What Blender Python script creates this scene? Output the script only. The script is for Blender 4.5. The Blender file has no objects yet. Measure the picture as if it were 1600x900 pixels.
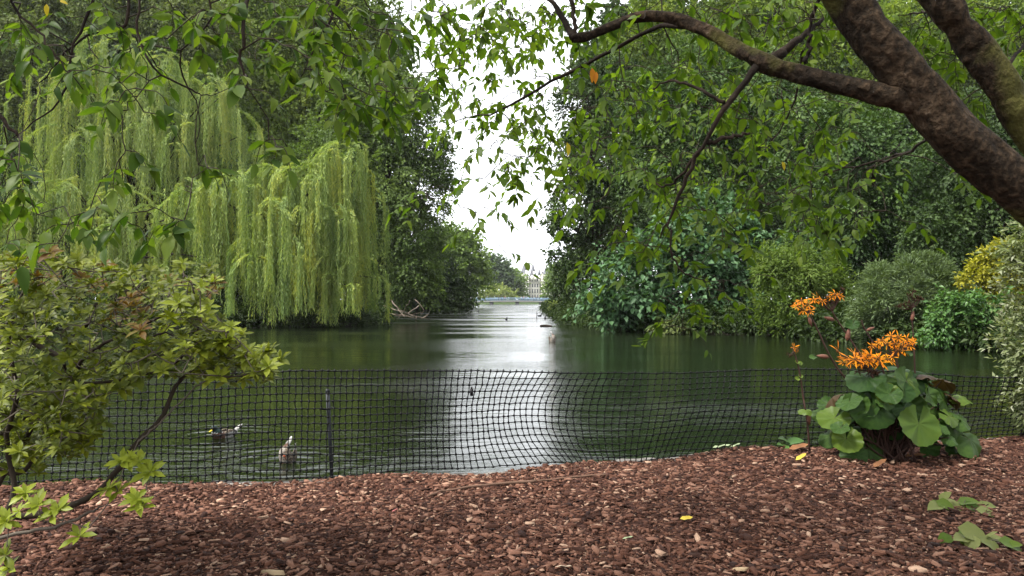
import bpy, bmesh, math, random
import numpy as np
from mathutils import Vector, Matrix
rng = np.random.default_rng(11)
random.seed(11)
R = math.radians
sc = bpy.context.scene
COL = sc.collection

# ------------------------------------------------------------------ camera
F, CX, HY, EYE = 1240.0, 800.0, 468.0, 1.55
WATER = -0.35
cam_d = bpy.data.cameras.new('camera')
cam_d.sensor_width = 36.0
cam_d.lens = 36.0 * F / 1600.0
cam_d.shift_y = (HY - 450.0) / 1600.0
cam_d.clip_start = 0.05
cam_d.clip_end = 6000
cam = bpy.data.objects.new('camera', cam_d)
COL.objects.link(cam)
cam.location = (0, 0, EYE)
cam.rotation_euler = (R(90), 0, 0)
sc.camera = cam
sc.render.resolution_x, sc.render.resolution_y = 1024, 576

# ------------------------------------------------------------------ light
SUN_EL, SUN_AZ = R(58), R(245)         # azimuth clockwise from +Y: high on the left, a little behind the viewer
world = bpy.data.worlds.new('World')
sc.world = world
world.use_nodes = True
wn, wl = world.node_tree.nodes, world.node_tree.links
wn.clear()
wo = wn.new('ShaderNodeOutputWorld')
wb = wn.new('ShaderNodeBackground')
sky = wn.new('ShaderNodeTexSky')
sky.sky_type = 'NISHITA'
sky.sun_disc = False
sky.sun_elevation = SUN_EL
sky.sun_rotation = SUN_AZ
sky.dust_density = 4.0
sky.air_density = 1.0
hs = wn.new('ShaderNodeHueSaturation')
hs.inputs['Saturation'].default_value = 0.12
tc = wn.new('ShaderNodeTexCoord')
cl = wn.new('ShaderNodeTexNoise')
cl.inputs['Scale'].default_value = 2.2
cl.inputs['Detail'].default_value = 5
cr = wn.new('ShaderNodeMapRange')
cr.inputs['From Min'].default_value = 0.3
cr.inputs['From Max'].default_value = 0.7
cr.inputs['To Min'].default_value = 0.85
cr.inputs['To Max'].default_value = 1.15
mx = wn.new('ShaderNodeMix')
mx.data_type = 'RGBA'
mx.inputs['Factor'].default_value = 0.65
mx.inputs['B'].default_value = (10.0, 10.3, 10.8, 1)      # even cloud layer
ml = wn.new('ShaderNodeVectorMath')
ml.operation = 'SCALE'
wl.new(tc.outputs['Generated'], cl.inputs['Vector'])
wl.new(cl.outputs['Fac'], cr.inputs['Value'])
wl.new(sky.outputs['Color'], hs.inputs['Color'])
wl.new(hs.outputs['Color'], mx.inputs['A'])
wl.new(mx.outputs['Result'], ml.inputs[0])
wl.new(cr.outputs['Result'], ml.inputs['Scale'])
wl.new(ml.outputs['Vector'], wb.inputs['Color'])
wb.inputs['Strength'].default_value = 0.08
wl.new(wb.outputs['Background'], wo.inputs['Surface'])

sd = bpy.data.lights.new('sun', 'SUN')
sd.energy = 3.0
sd.angle = R(11)
sd.color = (1.0, 0.96, 0.9)
so = bpy.data.objects.new('sun', sd)
COL.objects.link(so)
sdir = Vector((math.sin(SUN_AZ) * math.cos(SUN_EL), math.cos(SUN_AZ) * math.cos(SUN_EL), math.sin(SUN_EL)))
so.rotation_euler = sdir.to_track_quat('Z', 'Y').to_euler()

sc.view_settings.view_transform = 'Standard'
sc.view_settings.look = 'None'
sc.view_settings.exposure = 2.1
sc.view_settings.gamma = 1.0
cy = sc.cycles
cy.use_denoising = True
cy.max_bounces = 6
cy.diffuse_bounces = 3
cy.glossy_bounces = 3
cy.transmission_bounces = 3
cy.caustics_reflective = False
cy.caustics_refractive = False
cy.sample_clamp_indirect = 6


# ------------------------------------------------------------------ helpers
def P(px, py, Y):
    """a point of the photograph at depth Y as a world point"""
    return np.array([(px - CX) * Y / F, Y, EYE + (HY - py) * Y / F])


def mesh_of(name, V, faces, mat=None, smooth=False):
    """faces: list of int arrays, each (n,k)"""
    me = bpy.data.meshes.new(name)
    V = np.asarray(V, dtype=np.float32)
    faces = [np.asarray(f, dtype=np.int32) for f in faces if len(f)]
    loops = np.concatenate([f.ravel() for f in faces])
    tot = np.concatenate([np.full(len(f), f.shape[1], dtype=np.int32) for f in faces])
    start = np.concatenate([[0], np.cumsum(tot)[:-1]]).astype(np.int32)
    me.vertices.add(len(V))
    me.vertices.foreach_set('co', V.ravel())
    me.loops.add(len(loops))
    me.loops.foreach_set('vertex_index', loops)
    me.polygons.add(len(tot))
    me.polygons.foreach_set('loop_start', start)
    if smooth:
        me.polygons.foreach_set('use_smooth', np.ones(len(tot), dtype=bool))
    me.update(calc_edges=True)
    if mat is not None:
        for m in (mat if isinstance(mat, (list, tuple)) else [mat]):
            me.materials.append(m)
    return me


def link(name, me, parent=None, **props):
    o = bpy.data.objects.new(name, me)
    COL.objects.link(o)
    if parent is not None:
        o.parent = parent
    for k, v in props.items():
        o[k] = v
    return o


def thing(name, label, cat, loc=(0, 0, 0), group=None, me=None):
    o = bpy.data.objects.new(name, me)
    COL.objects.link(o)
    o.location = tuple(float(c) for c in loc)
    o['label'] = label
    o['category'] = cat
    if group:
        o['group'] = group
    return o


class MB:
    """collects shapes for one mesh"""
    def __init__(self):
        self.V, self.F, self.n = [], {}, 0

    def add(self, V, faces):
        V = np.asarray(V, dtype=float)
        for f in faces:
            f = np.asarray(f, dtype=np.int64)
            if len(f):
                self.F.setdefault(f.shape[1], []).append(f + self.n)
        self.V.append(V)
        self.n += len(V)
        return self

    def tube(self, pts, rad, sides=8, cap=True):
        return self.add(*tube(pts, rad, sides, cap))

    def box(self, lo, hi):
        x0, y0, z0 = lo
        x1, y1, z1 = hi
        V = [(x0, y0, z0), (x1, y0, z0), (x1, y1, z0), (x0, y1, z0), (x0, y0, z1), (x1, y0, z1), (x1, y1, z1), (x0, y1, z1)]
        return self.add(V, [[(3, 2, 1, 0), (4, 5, 6, 7), (0, 1, 5, 4), (1, 2, 6, 5), (2, 3, 7, 6), (3, 0, 4, 7)]])

    def mesh(self, name, mat, smooth=False, origin=(0, 0, 0)):
        V = np.concatenate(self.V) - np.asarray(origin, dtype=float)
        return mesh_of(name, V, [np.concatenate(v) for v in self.F.values()], mat, smooth)


def tube(pts, rad, sides=8, cap=True):
    pts = np.asarray(pts, dtype=float)
    n = len(pts)
    rad = np.broadcast_to(np.asarray(rad, dtype=float), (n,))
    t = np.gradient(pts, axis=0)
    t /= np.linalg.norm(t, axis=1, keepdims=True) + 1e-9
    m = np.abs(t.mean(axis=0))
    ref = np.eye(3)[int(np.argmin(m))]
    u = np.cross(t, ref)
    u /= np.linalg.norm(u, axis=1, keepdims=True) + 1e-9
    v = np.cross(t, u)
    a = np.linspace(0, 2 * math.pi, sides, endpoint=False)
    ring = pts[:, None] + rad[:, None, None] * (np.cos(a)[None, :, None] * u[:, None] + np.sin(a)[None, :, None] * v[:, None])
    V = ring.reshape(-1, 3)
    i = np.arange(n - 1)[:, None] * sides
    j = np.arange(sides)[None]
    k = (j + 1) % sides
    Q = np.stack([i + j, i + sides + j, i + sides + k, i + k], -1).reshape(-1, 4)
    faces = [Q]
    if cap:
        V = np.concatenate([V, pts[:1], pts[-1:]])
        c0, c1 = n * sides, n * sides + 1
        jj, kk = j[0], k[0]
        faces.append(np.concatenate([np.stack([np.full(sides, c0), jj, kk], -1),
                                     np.stack([np.full(sides, c1), (n - 1) * sides + kk, (n - 1) * sides + jj], -1)]))
    return V, faces


def smooth_path(pts, n):
    """Catmull-Rom through the points"""
    p = np.asarray(pts, dtype=float)
    q = np.concatenate([2 * p[:1] - p[1:2], p, 2 * p[-1:] - p[-2:-1]])
    s = np.linspace(0, len(p) - 1 - 1e-6, n)
    i = s.astype(int)
    f = (s - i)[:, None]
    a, b, c, d = q[i], q[i + 1], q[i + 2], q[i + 3]
    return 0.5 * (2 * b + (c - a) * f + (2 * a - 5 * b + 4 * c - d) * f ** 2 + (3 * b - a - 3 * c + d) * f ** 3)


def unit(a):
    return a / (np.linalg.norm(a, axis=-1, keepdims=True) + 1e-9)


def frames(d, nrm):
    y = unit(np.asarray(d, dtype=float))
    z = np.asarray(nrm, dtype=float)
    z = unit(z - (z * y).sum(-1, keepdims=True) * y + 1e-6)
    x = np.cross(y, z)
    return np.stack([x, y, z], -1)


def scatter(variants, pos, M, scale, vi=None):
    """variants: list of (V, faces). Returns V, faces of all copies joined. scale (n,) or (n,3)"""
    n = len(pos)
    scale = np.asarray(scale, dtype=float)
    if scale.ndim == 1:
        scale = np.repeat(scale[:, None], 3, 1)
    if vi is None:
        vi = rng.integers(0, len(variants), n)
    Vs, Fs, off = [], {}, 0
    for k, (V, faces) in enumerate(variants):
        idx = np.where(vi == k)[0]
        if not len(idx):
            continue
        V = np.asarray(V, dtype=float)
        W = np.einsum('nij,nvj->nvi', M[idx], V[None] * scale[idx][:, None]) + pos[idx][:, None]
        Vs.append(W.reshape(-1, 3))
        o = (np.arange(len(idx)) * len(V))[:, None, None] + off
        for f in faces:
            f = np.asarray(f)
            if len(f):
                Fs.setdefault(f.shape[1], []).append((f[None] + o).reshape(-1, f.shape[1]))
        off += len(idx) * len(V)
    return np.concatenate(Vs), [np.concatenate(v) for v in Fs.values()]


def place(o, pos, M, s):
    m = Matrix(((*(M[0] * s), pos[0]), (*(M[1] * s), pos[1]), (*(M[2] * s), pos[2]), (0, 0, 0, 1)))
    o.matrix_local = m


# ------------------------------------------------------------------ materials
def new_mat(name):
    m = bpy.data.materials.new(name)
    m.use_nodes = True
    nt = m.node_tree
    b = nt.nodes['Principled BSDF']
    return m, nt, b


def ramp(nt, cols, pos=None):
    r = nt.nodes.new('ShaderNodeValToRGB')
    e = r.color_ramp.elements
    n = len(cols)
    pos = pos or [i / max(1, n - 1) for i in range(n)]
    while len(e) < n:
        e.new(0.5)
    for i, (c, p) in enumerate(zip(cols, pos)):
        e[i].position = p
        e[i].color = (*c, 1)
    return r


def noise(nt, scale, detail=3, coord='Object', stretch=None):
    t = nt.nodes.new('ShaderNodeTexCoord')
    n = nt.nodes.new('ShaderNodeTexNoise')
    n.inputs['Scale'].default_value = scale
    n.inputs['Detail'].default_value = detail
    if stretch:
        mp = nt.nodes.new('ShaderNodeMapping')
        mp.inputs['Scale'].default_value = stretch
        nt.links.new(t.outputs[coord], mp.inputs['Vector'])
        nt.links.new(mp.outputs['Vector'], n.inputs['Vector'])
    else:
        nt.links.new(t.outputs[coord], n.inputs['Vector'])
    return n


def leaf_mat(name, cols, trans=0.3, rough=0.5, clump=0.5, clump_amt=0.6, spec=0.3, stretch=None, tcol=None):
    """each leaf its own tint (random per island + per object) mixed with a slow drift over the plant"""
    m, nt, b = new_mat(name)
    L = nt.links
    g = nt.nodes.new('ShaderNodeNewGeometry')
    oi = nt.nodes.new('ShaderNodeObjectInfo')
    ad = nt.nodes.new('ShaderNodeMath')
    ad.operation = 'ADD'
    fr = nt.nodes.new('ShaderNodeMath')
    fr.operation = 'FRACT'
    L.new(g.outputs['Random Per Island'], ad.inputs[0])
    L.new(oi.outputs['Random'], ad.inputs[1])
    L.new(ad.outputs[0], fr.inputs[0])
    nz = noise(nt, clump, 2, 'Object', stretch)
    mr = nt.nodes.new('ShaderNodeMapRange')
    mr.inputs['From Min'].default_value = 0.32
    mr.inputs['From Max'].default_value = 0.68
    L.new(nz.outputs['Fac'], mr.inputs['Value'])
    mm = nt.nodes.new('ShaderNodeMix')
    mm.inputs[0].default_value = clump_amt
    L.new(fr.outputs[0], mm.inputs[2])
    L.new(mr.outputs[0], mm.inputs[3])
    r = ramp(nt, [tuple(0.52 * q for q in c_) for c_ in cols])
    L.new(mm.outputs[0], r.inputs[0])
    L.new(r.outputs[0], b.inputs['Base Color'])
    b.inputs['Roughness'].default_value = rough
    b.inputs['Specular IOR Level'].default_value = 0.35 * spec
    if trans:
        tr = nt.nodes.new('ShaderNodeBsdfTranslucent')
        hv = nt.nodes.new('ShaderNodeMix')
        hv.data_type = 'RGBA'
        hv.blend_type = 'MULTIPLY'
        hv.inputs['Factor'].default_value = 1
        hv.inputs['B'].default_value = (*(tcol or (1.5, 1.6, 0.6)), 1)
        L.new(r.outputs[0], hv.inputs['A'])
        L.new(hv.outputs['Result'], tr.inputs['Color'])
        ms = nt.nodes.new('ShaderNodeMixShader')
        ms.inputs[0].default_value = trans
        L.new(b.outputs[0], ms.inputs[1])
        L.new(tr.outputs[0], ms.inputs[2])
        L.new(ms.outputs[0], nt.nodes['Material Output'].inputs['Surface'])
    return m


def rough_mat(name, cols, scale=6, detail=5, rough=0.85, bump=0.3, bscale=None, stretch=None, dist=0.02, pos=None, spec=0.1):
    m, nt, b = new_mat(name)
    n = noise(nt, scale, detail, 'Object', stretch)
    r = ramp(nt, [tuple(0.55 * q for q in c_) for c_ in cols], pos)
    nt.links.new(n.outputs['Fac'], r.inputs[0])
    nt.links.new(r.outputs[0], b.inputs['Base Color'])
    b.inputs['Roughness'].default_value = rough
    b.inputs['Specular IOR Level'].default_value = spec
    if bump:
        n2 = noise(nt, bscale or scale * 3, 5, 'Object', stretch)
        bp = nt.nodes.new('ShaderNodeBump')
        bp.inputs['Strength'].default_value = bump
        bp.inputs['Distance'].default_value = dist
        nt.links.new(n2.outputs['Fac'], bp.inputs['Height'])
        nt.links.new(bp.outputs[0], b.inputs['Normal'])
    return m


def plain(name, col, rough=0.6, metal=0.0, var=0.25, scale=8):
    a = tuple(c * (1 - var) for c in col)
    c = tuple(min(1, c * (1 + var)) for c in col)
    m = rough_mat(name, [a, c], scale, 3, rough, 0.1, pos=[0.3, 0.7])
    m.node_tree.nodes['Principled BSDF'].inputs['Metallic'].default_value = metal
    return m


M_BARK = rough_mat('bark_dark', [(0.012, 0.009, 0.007), (0.035, 0.024, 0.017), (0.06, 0.042, 0.03)], 5, 6, 0.9, 0.8, 22, pos=[0.3, 0.55, 0.75])
M_TWIG = rough_mat('twig_bark', [(0.025, 0.018, 0.012), (0.06, 0.045, 0.03)], 20, 3, 0.8, 0)
M_PALETWIG = rough_mat('pale_twig_bark', [(0.08, 0.065, 0.05), (0.19, 0.16, 0.125)], 14, 3, 0.8, 0)
M_DRIFT = rough_mat('dry_branch_bark', [(0.11, 0.085, 0.065), (0.28, 0.23, 0.18)], 4, 4, 0.85, 0.2)
M_SOIL = rough_mat('bank_soil', [(0.008, 0.007, 0.005), (0.018, 0.015, 0.009), (0.02, 0.025, 0.01)], 0.8, 6, 0.95, 0.5, 4)

# ------------------------------------------------------------------ water and land
m, nt, b = new_mat('lake_water')
b.inputs['Base Color'].default_value = (0.004, 0.0065, 0.002, 1)
b.inputs['Roughness'].default_value = 0.04
b.inputs['IOR'].default_value = 1.333
b.inputs['Specular IOR Level'].default_value = 0.55
n1 = noise(nt, 1.3, 2, 'Object', (0.6, 2.2, 1))
n2 = noise(nt, 6.5, 4, 'Object', (0.42, 2.2, 1))
n3 = noise(nt, 0.16, 2, 'Object', (0.5, 1.3, 1))
gust = nt.nodes.new('ShaderNodeMapRange')
gust.inputs['From Min'].default_value = 0.38
gust.inputs['From Max'].default_value = 0.62
gust.inputs['To Min'].default_value = 0.3
gust.inputs['To Max'].default_value = 1.7
nt.links.new(n3.outputs['Fac'], gust.inputs['Value'])
b1 = nt.nodes.new('ShaderNodeBump')
b1.inputs['Distance'].default_value = 0.05
b2 = nt.nodes.new('ShaderNodeBump')
b2.inputs['Distance'].default_value = 0.018
sm = nt.nodes.new('ShaderNodeMath')
sm.operation = 'MULTIPLY'
sm.inputs[1].default_value = 0.7
nt.links.new(gust.outputs[0], sm.inputs[0])
tcw = nt.nodes.new('ShaderNodeTexCoord')
sxy = nt.nodes.new('ShaderNodeSeparateXYZ')
nt.links.new(tcw.outputs['Object'], sxy.inputs[0])
calm = nt.nodes.new('ShaderNodeMapRange')          # long low swell near the bank dies out into fine cat's paws down the lake
calm.inputs['From Min'].default_value = 14
calm.inputs['From Max'].default_value = 60
calm.inputs['To Min'].default_value = 1.0
calm.inputs['To Max'].default_value = 0.22
nt.links.new(sxy.outputs['Y'], calm.inputs['Value'])
s2 = nt.nodes.new('ShaderNodeMath'); s2.operation = 'MULTIPLY'
nt.links.new(sm.outputs[0], s2.inputs[0]); nt.links.new(calm.outputs[0], s2.inputs[1])
nt.links.new(s2.outputs[0], b2.inputs['Strength'])
s1 = nt.nodes.new('ShaderNodeMath'); s1.operation = 'MULTIPLY'; s1.inputs[1].default_value = 0.5
nt.links.new(calm.outputs[0], s1.inputs[0]); nt.links.new(s1.outputs[0], b1.inputs['Strength'])
rgh = nt.nodes.new('ShaderNodeMapRange')
rgh.inputs['From Min'].default_value = 18
rgh.inputs['From Max'].default_value = 70
rgh.inputs['To Min'].default_value = 0.03
rgh.inputs['To Max'].default_value = 0.19
nt.links.new(sxy.outputs['Y'], rgh.inputs['Value'])
rg2 = nt.nodes.new('ShaderNodeMath'); rg2.operation = 'MULTIPLY'
nt.links.new(rgh.outputs[0], rg2.inputs[0]); nt.links.new(gust.outputs[0], rg2.inputs[1])
nt.links.new(rg2.outputs[0], b.inputs['Roughness'])
nt.links.new(n1.outputs['Fac'], b1.inputs['Height'])
nt.links.new(n2.outputs['Fac'], b2.inputs['Height'])
nt.links.new(b1.outputs[0], b2.inputs['Normal'])
# rings spreading from the two ducks
prev = b2
for (cx_, cy_) in ((P(350, 683, 10.96)[0], 10.96), (P(447, 723, 9.24)[0], 9.24)):
    t = nt.nodes.new('ShaderNodeTexCoord')
    ds = nt.nodes.new('ShaderNodeVectorMath')
    ds.operation = 'DISTANCE'
    ds.inputs[1].default_value = (cx_, cy_, 0)
    nt.links.new(t.outputs['Object'], ds.inputs[0])
    mu = nt.nodes.new('ShaderNodeMath'); mu.operation = 'MULTIPLY'; mu.inputs[1].default_value = 26
    si = nt.nodes.new('ShaderNodeMath'); si.operation = 'SINE'
    fa = nt.nodes.new('ShaderNodeMapRange')
    fa.inputs['From Min'].default_value = 0.25; fa.inputs['From Max'].default_value = 1.5
    fa.inputs['To Min'].default_value = 1; fa.inputs['To Max'].default_value = 0
    nt.links.new(ds.outputs['Value'], mu.inputs[0]); nt.links.new(mu.outputs[0], si.inputs[0])
    nt.links.new(ds.outputs['Value'], fa.inputs['Value'])
    pr = nt.nodes.new('ShaderNodeMath'); pr.operation = 'MULTIPLY'
    nt.links.new(si.outputs[0], pr.inputs[0]); nt.links.new(fa.outputs[0], pr.inputs[1])
    bb = nt.nodes.new('ShaderNodeBump'); bb.inputs['Distance'].default_value = 0.012; bb.inputs['Strength'].default_value = 0.7
    nt.links.new(pr.outputs[0], bb.inputs['Height']); nt.links.new(prev.outputs[0], bb.inputs['Normal'])
    prev = bb
nt.links.new(prev.outputs[0], b.inputs['Normal'])
M_WATER = m
link('lake_water', mesh_of('lake_water', [(-2500, 2, WATER), (2500, 2, WATER), (2500, 3000, WATER), (-2500, 3000, WATER)], [[(0, 1, 2, 3)]], M_WATER), kind='structure')


def bank(name, shore, d, flip=False):
    d = np.array(d) / np.hypot(*d)
    shore = smooth_path(np.array(shore, dtype=float), len(shore) * 5)
    shore += rng.normal(0, 0.12, shore.shape)
    rows = []
    for off, z in ((-0.5, -0.9), (0.0, -0.33), (0.5, -0.12), (2, 0.12), (8, 0.4), (60, 0.7), (700, 1.2)):
        zz = z + rng.normal(0, 0.03, len(shore)) * (off > 0)
        rows.append(np.column_stack([shore[:, 0] + d[0] * off, shore[:, 1] + d[1] * off, zz]))
    n, k = len(shore), len(rows)
    V = np.concatenate(rows)
    f = []
    for r in range(k - 1):
        for i in range(n - 1):
            q = (r * n + i, r * n + i + 1, (r + 1) * n + i + 1, (r + 1) * n + i)
            f.append(q[::-1] if flip else q)
    return link(name, mesh_of(name, V, [f], M_SOIL, True), kind='structure')


LEFT_SHORE = [(-300, 30), (-60, 42), (-30, 50), (-20, 52), (-13, 55), (-10.5, 62), (-13, 75), (-15, 92), (-12, 130), (-10, 196), (-13, 240), (-16, 320)]
RIGHT_SHORE = [(60, 16), (26, 22), (19.5, 27), (17.5, 29), (16.5, 31), (14.5, 37), (13.2, 41.5), (8, 45), (5.6, 56), (5.2, 75), (5.8, 107), (8, 160), (13, 320)]
bank('left_bank', LEFT_SHORE, (-0.6, 0.8), True)
bank('right_bank', RIGHT_SHORE, (0.8, 0.6))
link('far_bank', mesh_of('far_bank', [(-900, 318, -0.6), (900, 318, -0.6), (900, 321, 0.4), (-900, 321, 0.4), (2500, 3000, 1.0), (-2500, 3000, 1.0)],
                         [[(0, 1, 2, 3), (3, 2, 4, 5)]], rough_mat('far_grass', [(0.03, 0.05, 0.015), (0.06, 0.09, 0.03)], 0.1, 4, 0.9, 0)), kind='structure')

# near bank of bark mulch
EDGE = np.array([(-14, 6.0), (-8, 6.3), (-4.4, 6.68), (-2.8, 6.78), (-1.6, 6.95), (-0.55, 7.2), (0.42, 7.42), (1.0, 7.75), (1.75, 8.05), (2.7, 8.35), (4.2, 8.75), (5.9, 9.15), (9, 10.2), (14, 12), (20, 14)])


def edge_y(x):
    return np.interp(x, EDGE[:, 0], EDGE[:, 1])


def mulch_z(x, y):
    e = edge_y(x) - y
    z = 0.02 * np.sin(1.3 * x + 0.4) * np.cos(1.1 * y) + 0.018 * np.sin(2.9 * x + 1.7 * y) + 0.012 * np.sin(5.1 * x - 3.7 * y + 1)
    return z - 0.06 * np.exp(-np.maximum(e, 0) / 0.12)


gx = np.linspace(-14, 20, 171)
gv = np.concatenate([[0, 0.03, 0.08, 0.15, 0.25], np.linspace(0.4, 7, 40), [9, 12, 16, 22]])
X, E = np.meshgrid(gx, gv)
Yg = edge_y(X) - E
Z = mulch_z(X, Yg) + rng.normal(0, 0.006, X.shape)
n = len(gx)
V = np.column_stack([X.ravel(), Yg.ravel(), Z.ravel()])
i, j = np.meshgrid(np.arange(len(gv) - 1), np.arange(n - 1), indexing='ij')
a = (i * n + j).ravel()
Q = np.stack([a, a + n, a + n + 1, a + 1], -1)
M_MULCH = rough_mat('mulch_soil', [(0.02, 0.009, 0.006), (0.06, 0.026, 0.018), (0.11, 0.05, 0.035)], 18, 6, 0.95, 0.8, 30, pos=[0.3, 0.5, 0.72])
mulch = link('mulch_bed', mesh_of('mulch_bed', V, [Q], M_MULCH, True), kind='structure')

# stone kerb along the water's edge
gx = np.linspace(-14, 20, 420)
prof = [(-0.06, -0.16), (-0.05, -0.07), (0.02, -0.045), (0.08, -0.045), (0.12, -0.075), (0.14, -0.30), (0.15, -0.8)]
rows = []
for off, z in prof:
    rows.append(np.column_stack([gx, edge_y(gx) + off + 0.02 * np.sin(gx * 2.1) + rng.normal(0, 0.008, len(gx)), z + rng.normal(0, 0.006, len(gx)) + 0.006 * np.sin(gx * 7)]))
n = len(gx)
V = np.concatenate(rows)
i, j = np.meshgrid(np.arange(len(prof) - 1), np.arange(n - 1), indexing='ij')
a = (i * n + j).ravel()
link('bank_edging', mesh_of('bank_edging', V, [np.stack([a, a + 1, a + n + 1, a + n], -1)],
     rough_mat('edging_stone', [(0.09, 0.08, 0.07), (0.22, 0.2, 0.18), (0.34, 0.32, 0.29)], 9, 7, 0.9, 0.6, 50, pos=[0.3, 0.5, 0.7]), True), kind='structure')

# bark chips
def chip_variant():
    k = random.choice((4, 5, 5, 6))
    a = np.sort(rng.uniform(0, 2 * math.pi, k) * 0.25 + np.arange(k) * 2 * math.pi / k)
    w = rng.uniform(0.28, 0.6) if rng.random() < 0.72 else rng.uniform(0.08, 0.16)
    o = np.column_stack([0.5 * w * np.cos(a), 0.5 * np.sin(a)]) * rng.uniform(0.75, 1.1, (k, 1))
    h = rng.uniform(0.07, 0.16)
    bend = rng.uniform(-0.25, 0.25)
    bot = np.column_stack([o, -h / 2 + bend * o[:, 1] ** 2])
    top = np.column_stack([o * 0.88, h / 2 + bend * o[:, 1] ** 2 + rng.normal(0, 0.02, k)])
    V = np.concatenate([bot, top])
    i = np.arange(k)
    q = np.stack([i, (i + 1) % k, k + (i + 1) % k, k + i], -1)
    t = np.stack([np.full(k - 2, k), k + i[1:-1], k + i[2:]], -1)
    return V, [q, t]


chips = [chip_variant() for _ in range(20)]


def chip_mat(name, cols, pos):
    m, nt, b = new_mat(name)
    L = nt.links
    g = nt.nodes.new('ShaderNodeNewGeometry')
    oi = nt.nodes.new('ShaderNodeObjectInfo')
    ad = nt.nodes.new('ShaderNodeMath'); ad.operation = 'ADD'
    fr = nt.nodes.new('ShaderNodeMath'); fr.operation = 'FRACT'
    L.new(g.outputs['Random Per Island'], ad.inputs[0]); L.new(oi.outputs['Random'], ad.inputs[1]); L.new(ad.outputs[0], fr.inputs[0])
    r = ramp(nt, cols, pos)
    L.new(fr.outputs[0], r.inputs[0])
    nz = noise(nt, 60, 4, 'Object', (1, 1, 3))
    mr = nt.nodes.new('ShaderNodeMapRange'); mr.inputs['To Min'].default_value = 0.6; mr.inputs['To Max'].default_value = 1.35
    L.new(nz.outputs['Fac'], mr.inputs['Value'])
    nd = noise(nt, 1.4, 4, 'Object')
    md_ = nt.nodes.new('ShaderNodeMapRange'); md_.inputs['From Min'].default_value = 0.35; md_.inputs['From Max'].default_value = 0.6; md_.inputs['To Min'].default_value = 0.85; md_.inputs['To Max'].default_value = 1.1
    L.new(nd.outputs['Fac'], md_.inputs['Value'])
    mm_ = nt.nodes.new('ShaderNodeMath'); mm_.operation = 'MULTIPLY'
    L.new(mr.outputs[0], mm_.inputs[0]); L.new(md_.outputs[0], mm_.inputs[1])
    v = nt.nodes.new('ShaderNodeVectorMath'); v.operation = 'SCALE'
    L.new(r.outputs[0], v.inputs[0]); L.new(mm_.outputs[0], v.inputs['Scale'])
    L.new(v.outputs[0], b.inputs['Base Color'])
    b.inputs['Roughness'].default_value = 0.8
    b.inputs['Specular IOR Level'].default_value = 0.1
    return m


M_CHIP = chip_mat('bark_chip', [(0.013, 0.006, 0.0045), (0.038, 0.0155, 0.0095), (0.078, 0.034, 0.021), (0.135, 0.07, 0.047), (0.27, 0.18, 0.125)], [0.0, 0.3, 0.65, 0.93, 1.0])
NCH = 86000
yy = 3.9 + (rng.random(NCH * 2) ** 1.15) * 6.0
xx = rng.uniform(-1, 1, NCH * 2) * (0.66 * yy + 1.0)
keep = (yy < edge_y(xx) + 0.05 + 0.05 * np.sin(xx * 3.3) + rng.normal(0, 0.03, len(xx))) & (xx < 9)
xx, yy = xx[keep][:NCH], yy[keep][:NCH]
nC = len(xx)
scale = np.exp(rng.normal(math.log(0.035), 0.5, nC)).clip(0.011, 0.105)
yaw = rng.uniform(0, 2 * math.pi, nC)
d = np.column_stack([np.cos(yaw), np.sin(yaw), rng.normal(0, 0.16, nC)])
nr = np.column_stack([rng.normal(0, 0.3, nC), rng.normal(0, 0.3, nC), np.ones(nC)])
M3 = frames(d, nr)
pos = np.column_stack([xx, yy, mulch_z(xx, yy) + rng.uniform(0.0, 0.026, nC) + 0.1 * scale])
inview = (np.abs(xx) < 0.63 * yy) & (yy > 4.45)
size_px = scale / yy * inview * (pos[:, 2] > mulch_z(xx, yy) + 0.008)
big = np.argsort(-size_px)[:300]
rest = np.ones(nC, bool)
rest[big] = False
link('bark_mulch', mesh_of('bark_mulch', *scatter(chips, pos[rest], M3[rest], scale[rest]), M_CHIP), mulch, kind='stuff')
chip_me = [mesh_of('bark_chip', v, f, M_CHIP) for v, f in chips]
for q, k in enumerate(big):
    o = link('bark_chip', chip_me[q % len(chip_me)], mulch)
    pos[k][2] += 0.012
    place(o, pos[k], M3[k], scale[k])

# ------------------------------------------------------------------ distant and middle trees
def rand_dirs(n):
    v = rng.normal(0, 1, (n, 3))
    return unit(v)


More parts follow.
